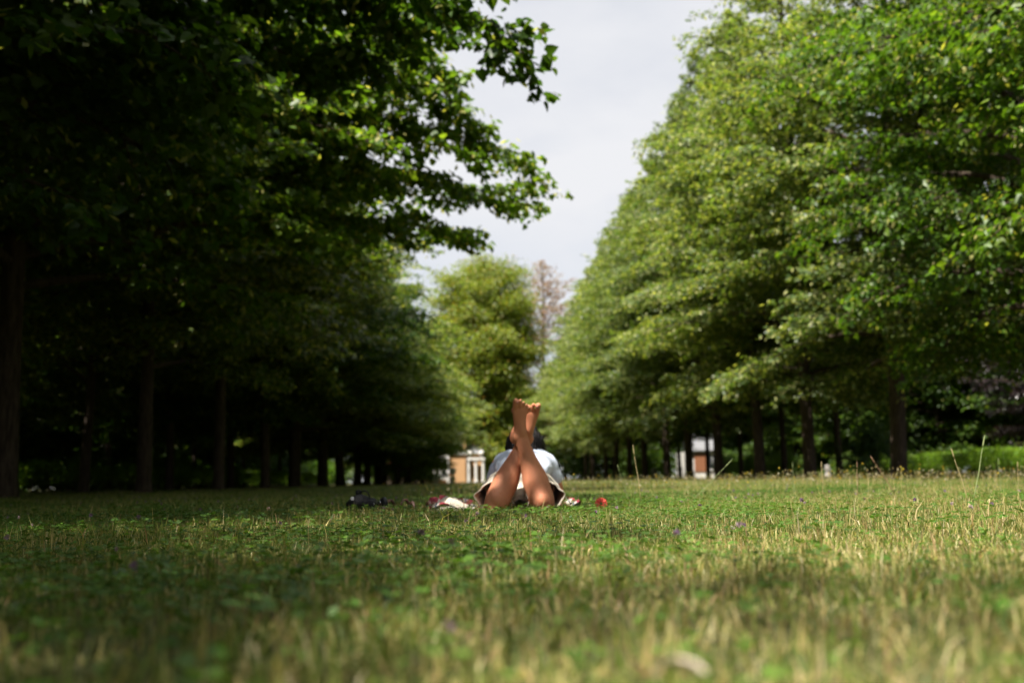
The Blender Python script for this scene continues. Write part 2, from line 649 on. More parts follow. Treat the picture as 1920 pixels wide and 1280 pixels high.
def spread_leaves(rng, segs, wts, n, size, pal, heart=False, bract=0.12, bract_col=(0.34, 0.33, 0.10), droop=0.35, updir=1.0, jit=0.07):
    A = np.array([s[0] for s in segs])
    B = np.array([s[1] for s in segs])
    O = np.array([s[2] for s in segs])          # outward direction
    L = np.linalg.norm(B - A, axis=1) * np.array(wts)
    k = rng.choice(len(A), n, p=L / L.sum())
    t_ = rng.uniform(0, 1, (n, 1))
    tw = norm(B[k] - A[k])
    sd = norm(np.cross(tw, np.array([0, 0, 1.0]) + rng.normal(0, .15, (n, 3)))) * rng.choice([-1, 1], (n, 1))
    P = A[k] * (1 - t_) + B[k] * t_ + rng.normal(0, jit, (n, 3)) * np.array([1, 1, .55])
    D = norm(tw * .45 + sd * .7 + np.array([0, 0, -1.0]) * droop + rng.normal(0, .33, (n, 3)))
    N0 = np.array([0, 0, 1.0]) * updir + O[k] * .45 + rng.normal(0, .42, (n, 3))
    N = norm(N0 - D * (N0 * D).sum(1, keepdims=True))
    S = size * rng.uniform(.6, 1.25, n)
    pal = np.array(pal)
    C = pal[rng.integers(0, len(pal), n)] * rng.uniform(.72, 1.3, (n, 1))
    nb = int(n * bract)
    tv, tf = (HEART_V, HEART_F) if heart else (KITE_V, KITE_F)
    V, F = put_leaves(P[nb:], D[nb:], N[nb:], S[nb:], tv, tf)
    C1 = np.repeat(C[nb:], len(tv), 0)
    if nb:
        V2, F2 = put_leaves(P[:nb], norm(D[:nb] + np.array([0, 0, -.3])), N[:nb], S[:nb] * 1.1, BRACT_V * np.array([1.6, 1, 1]), KITE_F)
        cb = np.array([bract_col]) * rng.uniform(.7, 1.25, (nb, 1))
        V, F = np.concatenate([V, V2]), np.concatenate([F, F2 + len(V)])
        C1 = np.concatenate([C1, np.repeat(cb, 4, 0)])
    return V, F, C1


def branch_path(rng, start, az, el, length, n, droop, wob=0.12):
    pts, p_ = [np.array(start)], np.array(start, float)
    for i in range(n):
        az += rng.normal(0, wob)
        el += -droop / n + rng.normal(0, wob * .5)
        p_ = p_ + dirv(az, el) * (length / n)
        pts.append(p_)
    return np.array(pts)


def grow_twigs(rng, path, rad0, wood, segs, wts, L, ns, s0=.25, sec=.42, wood_sides=4):
    """side sprays along one limb"""
    n = len(path) - 1
    for j in range(ns):
        s = s0 + (0.985 - s0) * (j + rng.uniform(0, .8)) / ns
        x = s * n
        i = min(int(x), n - 1)
        b = path[i] + (path[i + 1] - path[i]) * (x - i)
        d = path[i + 1] - path[i]
        d = d / np.linalg.norm(d)
        az = math.atan2(d[1], d[0])
        el = math.asin(max(-1, min(1, d[2])))
        sg = 1 if j % 2 else -1
        l2 = L * (sec * (1 - s) + .15) * rng.uniform(.75, 1.25)
        a2 = az + sg * rng.uniform(.6, 1.1)
        q = branch_path(rng, b, a2, el * .55 + rng.normal(.05, .16), l2, 3, .45)
        v, f = tube_np(q, np.linspace(max(.006, rad0 * .28 * (1 - s * .6)), .003, 4), wood_sides)
        wood.add(v, f)
        out = dirv(az, 0)
        for k in range(3):
            segs.append((q[k], q[k + 1], out))
            wts.append(.5 if k == 0 else 1.0)
        nt3 = max(3, int(l2 * 4.5))
        for m in range(nt3):
            u = .15 + .83 * (m + rng.uniform(0, .6)) / nt3
            xi = u * 3
            ii = min(int(xi), 2)
            c = q[ii] + (q[ii + 1] - q[ii]) * (xi - ii)
            dd = q[ii + 1] - q[ii]
            a3 = math.atan2(dd[1], dd[0]) + (1 if m % 2 else -1) * rng.uniform(.5, 1.1)
            l3 = (.22 * l2 + .16) * rng.uniform(.7, 1.3)
            e = c + dirv(a3, rng.normal(-.08, .22)) * l3
            segs.append((c, e, out))
            wts.append(1.25)
    for k in range(int(n * .55), n):
        segs.append((path[k], path[k + 1], dirv(0, 0)))
        wts.append(1.0)


LINDEN = [(0.042, 0.084, 0.011), (0.055, 0.104, 0.013), (0.036, 0.076, 0.014), (0.068, 0.110, 0.014)]  # leaf tone lowered to deepen the shade of the left row
LINDEN_LIT = [(0.060, 0.120, 0.014), (0.080, 0.150, 0.016), (0.050, 0.105, 0.018), (0.100, 0.155, 0.020)]  # same leaves painted lighter for crowns that should look sunlit
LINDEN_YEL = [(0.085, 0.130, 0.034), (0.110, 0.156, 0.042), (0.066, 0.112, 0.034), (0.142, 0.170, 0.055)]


def make_tree(seed, H, clear, Rad, r_trunk, nprim, nleaf, size, pal, heart=False, bract=.12, bract_col=(.34, .33, .10),
              el=(0.30, 1.05), droop=(0.75, 0.25), wide=.2, topexp=1.25, lean=0.0, jit=.07, extra=(), leafmat=None, bark=None, forks=0, minlen=.07, weight_extra=1.6):
    """returns meshes (trunk, branches, crown)"""
    rng = np.random.default_rng(seed)
    nt_ = 14
    z = np.linspace(0, H * .96, nt_)
    wob = np.cumsum(rng.normal(0, .035, (nt_, 2)), 0) * np.linspace(0, 1, nt_)[:, None]
    TP = np.column_stack([wob[:, 0] + lean * z, wob[:, 1], z])
    TP = np.vstack([TP[0] + [0, 0, -.15], TP[0], TP[0] * .9 + TP[1] * .1, TP[0] * .7 + TP[1] * .3, TP[1:]])
    fr = TP[:, 2] / (H * .96)
    TR = r_trunk * np.maximum(.03, (1 - np.clip(fr, 0, 1)) ** .85)
    TR[0] *= 1.4
    TR[1] *= 1.28
    TR[2] *= 1.08
    v, f = tube_np(TP, TR, 14)
    ang = np.arctan2(v[:, 1], v[:, 0])
    trunk = QuadSoup()
    v[:, :2] += (v[:, :2] - np.repeat(TP[:, :2], 14, 0)) * (0.07 * np.sin(ang * 5 + seed) + 0.04 * np.sin(ang * 3 + v[:, 2] * 1.3))[:, None]
    trunk.add(v, f)
    wood, segs, wts = QuadSoup(), [], []

    def trunk_at(zz):
        return np.array([np.interp(zz, TP[:, 2], TP[:, 0]), np.interp(zz, TP[:, 2], TP[:, 1]), zz])
    for i in range(nprim):
        t_ = (i + rng.uniform(0, .9)) / nprim
        t_ = t_ ** .9
        zz = clear + (H * .95 - clear) * t_
        pr = (.78 + .22 * t_ / wide) if t_ < wide else 1 - ((t_ - wide) / (1 - wide)) ** topexp
        L = Rad * (minlen + pr) * rng.uniform(.8, 1.13)
        az = i * 2.39996 + rng.normal(0, .25)
        e0 = el[0] + (el[1] - el[0]) * t_ + rng.normal(0, .08)
        dr = droop[0] + (droop[1] - droop[0]) * t_
        path = branch_path(rng, trunk_at(zz), az, e0, L, 7, dr, .10)
        rb = min(r_trunk * .42, .018 + .016 * L) * (1 - .35 * t_)
        v, f = tube_np(path, np.linspace(rb, .006, 8), 6)
        wood.add(v, f)
        grow_twigs(rng, path, rb, wood, segs, wts, L, max(5, int(L * 2.6)))
    nl_extra = []
    for (zs, mid, tip) in extra:                     # long low limbs that reach out over the lawn
        a = trunk_at(zs)
        mid, tip = np.array(mid), np.array(tip)
        u = np.linspace(0, 1, 12)[:, None]
        path = (1 - u) ** 2 * a + 2 * u * (1 - u) * mid + u ** 2 * tip
        path[1:-1] += rng.normal(0, .05, (10, 3))
        L = np.linalg.norm(np.diff(path, axis=0), axis=1).sum()
        v, f = tube_np(path, np.linspace(.075, .007, 12), 8)
        wood.add(v, f)
        k0 = len(segs)
        grow_twigs(rng, path, .06, wood, segs, wts, L * .40, 34, s0=.30, sec=.55)
        for k in range(k0, len(segs)):
            wts[k] *= weight_extra
    V, F, C = spread_leaves(rng, segs, wts, nleaf, size, pal, heart, bract, bract_col, jit=jit)
    bark = bark or M['bark']
    return (trunk.mesh('trunk', bark), wood.mesh('branches', bark), mesh_np('crown', V, F, C, leafmat or M['leaf']))


def place_tree(meshes, name, label, loc, rz=0.0, sc=(1, 1, 1), group=None, cat='tree'):
    e = thing(name, label, cat, loc, rz, group)
    e.scale = sc
    e.rotation_euler = (R(trng.gauss(0, 1.1)), R(trng.gauss(0, 1.1)), rz)
    obj('trunk', meshes[0], e)
    obj('branches', meshes[1], e)
    obj('crown', meshes[2], e)
    return e


ORD = ['first', 'second', 'third', 'fourth', 'fifth', 'sixth', 'seventh', 'eighth', 'ninth', 'tenth', 'eleventh', 'twelfth', 'thirteenth', 'fourteenth', 'fifteenth', 'sixteenth', 'seventeenth', 'eighteenth', 'nineteenth']
trng = random.Random(11)

# left, near lindens with the long limbs over the lawn (each its own mesh)
LX = -7.0
near_a = make_tree(21, 14.0, 3.2, 4.9, .21, 72, 64000, .12, LINDEN, heart=True, bract=.10,
                   extra=[(4.2, (4.2, 1.0, 7.2), tuple(at(990, 108, 10.6) - Vector((LX, 9.0, 0)))),
                          (4.6, (4.0, 2.6, 7.6), tuple(at(830, 45, 11.6) - Vector((LX, 9.0, 0)))),
                          (3.6, (3.6, 2.2, 5.4), tuple(at(700, 120, 11.5) - Vector((LX, 9.0, 0))))])
near_b = make_tree(22, 14.5, 3.0, 5.0, .20, 72, 66000, .12, LINDEN_LIT, heart=True, bract=.2,  # lighter leaves and extra bracts put sun on the edges into the colour
                   extra=[(4.4, (4.6, 1.6, 7.6), tuple(at(1000, 335, 17.0) - Vector((LX, 15.0, 0)))),
                          (4.0, (4.4, 2.4, 6.4), tuple(at(975, 385, 18.2) - Vector((LX, 15.0, 0)))),
                          (5.2, (4.6, .8, 8.6), tuple(at(895, 255, 16.4) - Vector((LX, 15.0, 0)))),
                          (6.2, (4.2, 1.2, 9.6), tuple(at(850, 180, 16.4) - Vector((LX, 15.0, 0)))),
                          (3.6, (4.0, 2.6, 5.4), tuple(at(880, 440, 19.0) - Vector((LX, 15.0, 0))))])
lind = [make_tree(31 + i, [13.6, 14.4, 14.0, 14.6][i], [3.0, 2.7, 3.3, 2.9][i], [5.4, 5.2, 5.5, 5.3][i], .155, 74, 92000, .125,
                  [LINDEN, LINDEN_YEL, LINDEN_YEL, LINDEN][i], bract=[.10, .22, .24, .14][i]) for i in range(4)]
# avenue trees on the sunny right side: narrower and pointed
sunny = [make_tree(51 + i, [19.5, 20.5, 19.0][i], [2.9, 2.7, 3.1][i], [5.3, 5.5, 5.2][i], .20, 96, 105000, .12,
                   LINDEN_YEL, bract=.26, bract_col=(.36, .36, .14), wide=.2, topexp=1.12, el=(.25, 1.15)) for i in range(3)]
green_r = make_tree(57, 17, 2.6, 5.8, .2, 84, 62000, .115, LINDEN_LIT, heart=True, bract=.16, wide=.25)
dense = [make_tree(61 + i, [14.0, 15.5][i], .5, [5.4, 5.2][i], .2, 80, 62000, .19, LINDEN, bract=.02, leafmat=M['leaf_far'], wide=.3, jit=.2) for i in range(2)]

i = 0
for Y in (-21.0, -15.0, -9.0, -3.0, 3.2):  # row carried on out of view, added and scaled for its shade on the lawn
    place_tree(lind[i % 4], 'linden_tree', 'linden beside the camera on the left whose shade falls on the near lawn' if Y > 0 else 'unseen linden of the left row behind the camera, %s towards it' % ORD[i],
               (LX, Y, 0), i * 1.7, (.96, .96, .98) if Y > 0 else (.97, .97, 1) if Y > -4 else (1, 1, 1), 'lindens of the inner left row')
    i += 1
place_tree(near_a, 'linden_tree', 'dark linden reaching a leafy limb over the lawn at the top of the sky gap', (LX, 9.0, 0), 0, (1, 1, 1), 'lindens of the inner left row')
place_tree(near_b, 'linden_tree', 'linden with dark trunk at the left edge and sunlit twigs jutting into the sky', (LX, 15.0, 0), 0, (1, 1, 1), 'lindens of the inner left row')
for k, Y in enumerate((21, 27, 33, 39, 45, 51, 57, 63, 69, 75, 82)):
    place_tree(lind[(k + 1) % 4] if k < 3 else sunny[k % 3], 'linden_tree', 'shaded linden of the inner left row, %s trunk counting from the left edge' % ORD[k + 1],  # from the fourth on, lighter leaf meshes paint sunlight onto the far crowns
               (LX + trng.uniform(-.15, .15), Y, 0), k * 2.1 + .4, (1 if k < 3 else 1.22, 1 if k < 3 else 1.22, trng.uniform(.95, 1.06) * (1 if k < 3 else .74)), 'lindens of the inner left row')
for k, (X, Y) in enumerate(((-10.5, -9), (-10.5, -2), (-10.5, 5), (-10.5, 12.5), (-10.5, 20), (-10.5, 27), (-10.6, 34.7), (-10.4, 42.4), (-10.5, 50), (-10.5, 58), (-10.5, 67))):  # first three stand out of view, added to cut down sky light
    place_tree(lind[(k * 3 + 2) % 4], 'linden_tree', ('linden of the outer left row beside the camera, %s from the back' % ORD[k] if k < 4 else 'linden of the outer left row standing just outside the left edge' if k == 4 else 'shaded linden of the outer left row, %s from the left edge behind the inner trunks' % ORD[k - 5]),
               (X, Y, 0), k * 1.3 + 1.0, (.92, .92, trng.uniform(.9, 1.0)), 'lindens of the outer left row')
for k, Y in enumerate((-13, -7, -1, 5, 11, 16.8, 24, 30.2, 36, 42, 48, 54, 60, 66, 73, 80, 88, 96)):  # first four are unseen, put in to block open sky behind the camera
    place_tree(green_r if 3 < k < 6 else sunny[k % 3], 'linden_tree', ('unseen linden of the right row behind the camera, %s towards it' % ORD[k] if k < 4 else 'bright green linden whose twigs enter at the top right corner' if k == 4 else 'bright green linden drooping in from the right edge, its trunk out of frame' if k == 5 else 'sunlit linden of the inner right row, %s trunk from the right' % ORD[k - 6]),
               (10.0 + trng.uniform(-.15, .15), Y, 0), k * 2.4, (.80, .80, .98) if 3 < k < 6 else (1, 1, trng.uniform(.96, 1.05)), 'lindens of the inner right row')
for k, (X, Y) in enumerate(((14.2, 39.2), (14.3, 54.5), (14.4, 25), (14.4, 47), (14.4, 63), (14.4, 72))):
    place_tree(lind[(k + 3) % 4], 'linden_tree', 'linden of the outer right row, %s in depth order behind the sunlit ones' % ORD[(1, 3, 0, 2, 4, 5)[k]],
               (X, Y, 0), k * 1.9 + .7, (.95, .95, 1), 'lindens of the outer right row')
for k in range(13):
    place_tree(dense[k % 2], 'woodland_tree', 'dense dark tree of the wood behind the left avenue, %s from the front' % ORD[k],
               (-21.5 + trng.uniform(-1, 1), 8 + k * 7.5, 0), k * 2.0, (1.1, 1.1, 1.05), 'trees of the wood on the left')
for k in range(6):
    place_tree(dense[(k + 1) % 2], 'woodland_tree', 'dense dark tree of the wood behind the right avenue, %s from the front' % ORD[k],
               (26 + trng.uniform(-1, 1.5), 56 + k * 8.5, 0), k * 2.7, (1.1, 1.1, 1.05), 'trees of the wood on the right')
for k in range(9):
    place_tree(dense[k % 2], 'woodland_tree', 'dark tree at the back of the wood on the left, %s from the front' % ORD[k],
               (-31 + trng.uniform(-2, 2), 12 + k * 11, 0), k * 2.6, (1.3, 1.3, 1.25), 'trees at the back of the left wood')
for k in range(8):
    place_tree(dense[k % 2], 'woodland_tree', 'dark tree at the back of the wood on the right, %s from the front' % ORD[k],
               (35 + trng.uniform(-2, 2), 36 + k * 11, 0), k * 2.2, (1.3, 1.3, 1.25), 'trees at the back of the right wood')
copper = make_tree(71, 13, .8, 5.0, .22, 56, 38000, .12, [(0.016, 0.011, 0.013), (0.024, 0.014, 0.016), (0.02, 0.018, 0.014)], bract=0, leafmat=M['leaf_copper'], wide=.3)
place_tree(copper, 'copper_beech', 'dark purple leaved beech behind the hedge on the right', (27.0, 44.0, 0), .4, (1, 1, 1))
place_tree(copper, 'copper_beech', 'dark purple leaved beech farther right, cut by the right edge of the picture', (28.0, 35.0, 0), 2.4, (1, 1, 1))

for k in range(5):
    place_tree(lind[(k + 1) % 4], 'linden_tree', 'slim linden of the third left row, %s from the left between the darker trunks' % ORD[k],
               (-14.3 + trng.uniform(-.4, .4), 29 + k * 10.5, 0), k * 2.2, (.8, .8, .85), 'lindens of the third left row')
# low-branched lindens far down the left side, sunlit almost to the ground
low = make_tree(65, 11.5, .8, 4.3, .17, 70, 56000, .13, LINDEN_LIT, bract=.12, leafmat=M['leaf_far'], wide=.22)
for k, (X, Y) in enumerate(((-4.6, 56.5), (-4.6, 65.0), (-5.2, 74.0))):
    place_tree(low, 'linden_tree', 'low branched sunlit linden at the far left end of the avenue, %s from the front' % ORD[k], (X, Y, 0), k * 1.9, (.78, .78, .9), 'low branched lindens at the far left')

# trees closing the avenue
YEL = [(0.125, 0.175, 0.018), (0.155, 0.20, 0.022), (0.095, 0.145, 0.016), (0.20, 0.20, 0.022)]
chest = make_tree(81, 23, 1.8, 6.4, .32, 110, 125000, .25, YEL, bract=.06, bract_col=(.28, .16, .02), leafmat=M['leaf_far'], wide=.5, topexp=2.8, minlen=.15, el=(.25, .9), droop=(.6, .5), jit=.55)
place_tree(chest, 'chestnut_tree', 'tall yellow green tree closing the end of the avenue', (at(902, 900, 98).x, 98, 0), .5, (.85, .85, 1))
BRN = [(0.20, 0.12, 0.085), (0.16, 0.09, 0.06), (0.25, 0.17, 0.12)]
bare = make_tree(82, 25, 5, 5.0, .24, 55, 12000, .2, BRN, bract=0, leafmat=M['leaf_far'], wide=.5, topexp=2.0, bark=M['bark_pale'], el=(.7, 1.25))
place_tree(bare, 'withered_tree', 'thin reddish brown half bare tree against the sky at the avenue end', (at(1022, 900, 108).x, 108, 0), 1.0)
for k, (px, Y, s) in enumerate(((1060, 120, 1.15), (960, 128, 1.1), (780, 112, 1.05), (700, 122, 1.2), (1150, 118, 1.2))):
    place_tree(dense[k % 2], 'woodland_tree', 'green tree of the wood beyond the avenue end, %s' % ('right of the withered tree', 'behind the yellow green tree', 'above the brick house', 'left of the brick house', 'farthest right')[k],
               (at(px, 900, Y).x, Y, 0), k * 1.1, (s, s, s), 'trees beyond the avenue end')

# ------------------------------------------------------------------ shrubs and hedges


def make_shrub(seed, rx, ry, h, nleaf, size, pal, sprigs=10):
    rng = np.random.default_rng(seed)
    wood, segs, wts = QuadSoup(), [], []
    for i in range(46):
        az = i * 2.4 + rng.normal(0, .3)
        el = rng.uniform(.25, 1.5)
        tip = np.array([math.cos(az) * math.cos(el) * rx, math.sin(az) * math.cos(el) * ry, .12 * h + math.sin(el) * h * .88]) * rng.uniform(.8, 1.08)
        base = np.array([math.cos(az) * rx * .12, math.sin(az) * ry * .12, 0])
        q = np.array([base, base * .5 + tip * .42 + [0, 0, .1 * h], tip])
        v, f = tube_np(q, [.014, .009, .003], 4)
        wood.add(v, f)
        out = dirv(az, el * .6)
        segs.append((q[1], q[2], out))
        wts.append(1.)
        for m in range(7):
            c = q[1] + (q[2] - q[1]) * rng.uniform(.1, 1)
            e = c + norm(rng.normal(0, 1, 3) + out * .8) * (.16 * (rx + h)) * rng.uniform(.6, 1.2)
            segs.append((c, e, out))
            wts.append(1.2)
    for i in range(sprigs):
        c = np.array([rng.uniform(-.7, .7) * rx, rng.uniform(-.7, .7) * ry, h * .85])
        e = c + np.array([rng.normal(0, .06), rng.normal(0, .06), rng.uniform(.2, .5) * h * .6])
        segs.append((c, e, np.array([0, 0, 1.])))
        wts.append(1.0)
    V, F, C = spread_leaves(rng, segs, wts, nleaf, size, pal, False, .04, (.2, .24, .06), droop=.05, jit=.05)
    return wood.mesh('stems', M['bark']), mesh_np('foliage', V, F, C, M['leaf'])


SHR = [(0.075, 0.165, 0.012), (0.10, 0.195, 0.016), (0.055, 0.125, 0.012), (0.13, 0.19, 0.02)]
SHRG = [(0.06, 0.11, 0.05), (0.08, 0.13, 0.065), (0.05, 0.10, 0.035)]
shrubs = [make_shrub(91, 1.9, 1.6, 2.0, 9000, .085, SHR), make_shrub(92, 1.7, 1.7, 1.7, 8000, .085, SHR), make_shrub(93, 1.6, 1.5, 2.3, 8500, .09, SHRG)]


def place_shrub(m, label, loc, rz, s, group):
    e = thing('shrub', label, 'shrub', loc, rz, group)
    e.scale = s if hasattr(s, '__len__') else (s, s, s)
    obj('stems', m[0], e)
    obj('foliage', m[1], e)


for k, (X, Y, m, s) in enumerate(((-15.2, 38.5, 1, .8), (-15, 50, 0, .9), (-15.2, 62, 1, .9), (-15, 78, 2, 1.1), (-14.5, 92, 0, 1.2))):
    place_shrub(shrubs[m], 'green shrub between the dark left trunks, %s from the left' % ORD[k], (X, Y, 0), k * 1.4, s, 'shrubs along the left side')
for k, (px, Y, m, s) in enumerate(((1205, 70, 0, .9), (1360, 68, 0, .8), (1420, 62, 1, .8), (1470, 56, 0, .7), (1640, 34, 2, .8))):
    place_shrub(shrubs[m], 'green shrub between the right trunks, %s from the left' % ORD[k], (at(px, 890, Y).x, Y, 0), k * 1.8, s, 'shrubs along the right side')
for k, (px, Y, m, s) in enumerate(((715, 84, 1, .8), (762, 82, 0, .95), (792, 84, 2, .8), (812, 86, 1, .6))):
    place_shrub(shrubs[m], 'yellow green shrub left of the brick house, %s from the left' % ORD[k], (at(px, 890, Y).x, Y, 0), k * 1.8, s, 'shrubs by the brick house')


def hedge(name, label, p0, p1, w, h, nleaf, seed):
    rng = np.random.default_rng(seed)
    p0, p1 = np.array(p0, float), np.array(p1, float)
    L = np.linalg.norm(p1 - p0)
    u = (p1 - p0) / L
    s_ = np.array([-u[1], u[0]])
    e = thing(name, label, 'hedge', (p0[0], p0[1], 0))
    wood = QuadSoup()
    for i in range(int(L / .35)):
        b = u * (i * .35 + rng.uniform(-.1, .1)) + s_ * rng.uniform(-.2, .2)
        q = np.array([[b[0], b[1], 0], [b[0] + rng.normal(0, .1), b[1] + rng.normal(0, .1), h * .5], [b[0] + rng.normal(0, .25), b[1] + rng.normal(0, .25), h * .93]])
        v, f = tube_np(q, [.016, .011, .004], 4)
        wood.add(v, f)
    obj('stems', wood.mesh('stems', M['bark']), e)['kind'] = 'stuff'
    n = nleaf
    a = rng.uniform(0, L, n)
    hz = h * (1 + .09 * np.sin(a * .9) + .06 * np.sin(a * 2.7 + 1)) + np.where(rng.random(n) < .05, rng.exponential(.12, n), 0)
    zz = hz * rng.beta(3.2, 1.0, n)
    off = (rng.beta(.6, .6, n) - .5) * w * (1 + .1 * np.sin(a * 1.7))
    P = np.column_stack([u[0] * a + s_[0] * off, u[1] * a + s_[1] * off, zz]) + rng.normal(0, .03, (n, 3))
    D = norm(rng.normal(0, 1, (n, 3)) + np.array([0, 0, .3]))
    N0 = rng.normal(0, .5, (n, 3)) + np.array([0, 0, 1.0])
    N = norm(N0 - D * (N0 * D).sum(1, keepdims=True))
    V, F = put_leaves(P, D, N, .06 * rng.uniform(.6, 1.3, n), KITE_V, KITE_F)
    pal = np.array(SHR)
    C = pal[rng.integers(0, 4, n)] * rng.uniform(.7, 1.3, (n, 1))
    obj('foliage', mesh_np('foliage', V, F, np.repeat(C, 4, 0), M['leaf']), e)


hedge('clipped_hedge', 'low clipped hedge with sunlit top behind the right trunk', (19.2, 30.0), (22.5, 54.0), 1.4, .95, 46000, 7)
hedge('clipped_hedge', 'low shaded hedge running behind the left trunks', (-12.6, 14.0), (-12.6, 84.0), 1.1, .85, 60000, 8)

# far wood edge behind everything: one mass of foliage


def wood_mass(rng, p0, p1, depth, h, n, size):
    p0, p1 = np.array(p0, float), np.array(p1, float)
    L = np.linalg.norm(p1 - p0)
    u = (p1 - p0) / L
    s_ = np.array([-u[1], u[0]])
    a = rng.uniform(0, L, n)
    hz = h * (.85 + .22 * np.sin(a * .31) + .13 * np.sin(a * .83 + 1))
    zz = hz * rng.uniform(0, 1, n) ** .8
    off = rng.uniform(-.5, .5, n) * depth + .8 * np.sin(a * .9 + zz)
    P = np.column_stack([p0[0] + u[0] * a + s_[0] * off, p0[1] + u[1] * a + s_[1] * off, zz])
    D = norm(rng.normal(0, 1, (n, 3)) + np.array([0, 0, -.4]))
    N0 = rng.normal(0, .5, (n, 3)) + np.array([0, 0, 1.0])
    N = norm(N0 - D * (N0 * D).sum(1, keepdims=True))
    V, F = put_leaves(P, D, N, size * rng.uniform(.6, 1.3, n), KITE_V, KITE_F)
    C = np.array(LINDEN)[rng.integers(0, 4, n)] * rng.uniform(.7, 1.3, (n, 1))
    return V, F, np.repeat(C, 4, 0)


wr_ = np.random.default_rng(77)
wv, wf, wc, k = [], [], [], 0
for a in (((-28, -5), (-28, 125), 5, 6.0, 42000, .34), ((-36, 134), (44, 134), 5, 11.0, 52000, .40), ((33, 22), (33, 130), 4, 6.0, 36000, .34), ((-20, 95), (-20, 132), 4, 5, 9000, .34), ((18, 92), (18, 132), 4, 6, 9000, .34)):
    v, f, c = wood_mass(wr_, *a)
    wv.append(v)
    wf.append(f + k)
    wc.append(c)
    k += len(v)
tag(obj('undergrowth', mesh_np('undergrowth', np.concatenate(wv), np.concatenate(wf), np.concatenate(wc), M['leaf_far'])), 'dark green undergrowth closing the wood behind the trunks', 'undergrowth', kind='stuff')

# ------------------------------------------------------------------ far buildings
M['brick'] = plain('tan_brick', (0.42, 0.25, 0.13), .9, .1, .3, 30, .22, 9)
M['white'] = plain('white_paint', (0.55, 0.53, 0.50), .6, .3, .05, 20, .06, 3)
M['roof'] = plain('red_roof_tile', (0.20, 0.065, 0.04), .85, .1, .4, 14, .3, 5)
M['slate'] = plain('grey_slate', (0.16, 0.16, 0.17), .7, .3, .3, 12, .25, 4)
M['glass'] = plain('dark_window_glass', (0.03, 0.035, 0.04), .12, .6)
M['door'] = plain('rust_red_shutter', (0.22, 0.09, 0.045), .6, .3, .1, 20, .15, 5)


def window(parent, x, z, w, h, y, arched=False):
    f = Geo().box(x - w / 2 - .09, x + w / 2 + .09, y - .06, y + .02, z - .09, z + h + .09).build('window', M['white'], parent)
    Geo().box(x - w / 2, x - .03, y - .075, y - .062, z, z + h).build('pane', M['glass'], f)
    Geo().box(x + .03, x + w / 2, y - .075, y - .062, z, z + h).build('pane', M['glass'], f)
    Geo().box(x - w / 2 - .16, x + w / 2 + .16, y - .16, y - .063, z - .2, z - .092).build('sill', M['white'], f)


# brick house with stair tower and white porch at the avenue end
HY = 92.0
hx = at(858, 900, HY).x
house = thing('brick_house', 'tan brick house with white trim and columned porch at the avenue end', 'house', (hx, HY, 0))
Geo().box(-.75, .75, 0, 3, 0, 4.2).build('tower', M['brick'], house)
Geo().box(-2.4, -.753, .4, 6, 0, 2.35).build('wall', M['brick'], house)
Geo().box(.753, 2.2, .8, 7, 0, 2.6).build('wall', M['brick'], house)
Geo().box(-.98, -.757, -.12, .35, 0, 4.2).build('pilaster', M['white'], house)
Geo().box(-.757, 1.0, -.16, -.004, 2.55, 2.95).build('cornice', M['white'], house)
Geo().box(-2.6, -.99, .1, .7, 2.0, 2.5).build('cornice', M['white'], house)
Geo().poly([(-1.0, -.25, 4.203), (1.0, -.25, 4.203), (0, -.25, 4.9)], (0, 3.5, 0)).build('roof', M['slate'], house)
Geo().poly([(.76, .5, 2.603), (2.4, .5, 2.603), (2.4, 4, 3.6), (.76, 4, 3.6)], (0, .25, .1)).build('roof', M['slate'], house)
for x, z in ((-1.9, .5), (-1.25, .5)):
    window(house, x, z, .5 if z < 1 else .8, 1.25, .4 if x < 0 else .8)
window(house, .1, 3.1, .45, .75, 0)
porch = Geo().box(.9, 2.5, -1.4, .5, 2.0, 2.22).build('porch_roof', M['white'], house)
for x in (1.05, 1.7, 2.35):
    c = Geo().lathe([(.19, 0), (.19, .12), (.14, .16), (.13, 1.8), (.19, 1.88), (.19, 1.997)], 14, (x, -1.2, 0)).build('column', M['white'], house, smooth=False)
for x in (1.15, 2.2):
    Geo().lathe([(.1, 0), (.08, .1), (.16, .2), (.24, .34), (.24, .44), (.16, .56), (.05, .62)], 14, (x, -1.25, 2.223)).build('finial', M['white'], house, smooth=True)
for k, x in enumerate((-1.7, -.25)):
    px = hx + x
    u = thing('garden_urn', 'white garden urn in front of the brick house, %s' % ('left one' if k == 0 else 'right one'), 'urn', (px, HY - 7, 0), 0, 'white urns before the brick house')
    Geo().box(-.22, .22, -.22, .22, 0, .55).build('pedestal', M['white'], u, bevel=.02)
    Geo().lathe([(.12, .552), (.09, .62), (.2, .72), (.29, .95), (.31, 1.15), (.25, 1.22), (.2, 1.26)], 16).build('bowl', M['white'], u, smooth=True)

pav = thing('garden_pavilion', 'low dark garden pavilion with red tiled roof left of the brick house', 'pavilion', (at(768, 900, 90).x, 90, 0))
M['darkwood'] = plain('dark_wood', (0.05, 0.035, 0.025), .8, .2, .3, 20, .2, 6)
Geo().box(-1.9, 1.9, .6, 2.2, 0, 1.35).build('wall', M['darkwood'], pav)
Geo().poly([(-2.2, 0, 1.4), (2.2, 0, 1.4), (1.9, 1.4, 2.0), (-1.9, 1.4, 2.0)], (0, .03, .12)).build('roof', M['roof'], pav)
for x in (-1.95, -.65, .65, 1.95):
    Geo().box(x - .06, x + .06, .12, .24, 0, 1.4).build('post', M['darkwood'], pav)

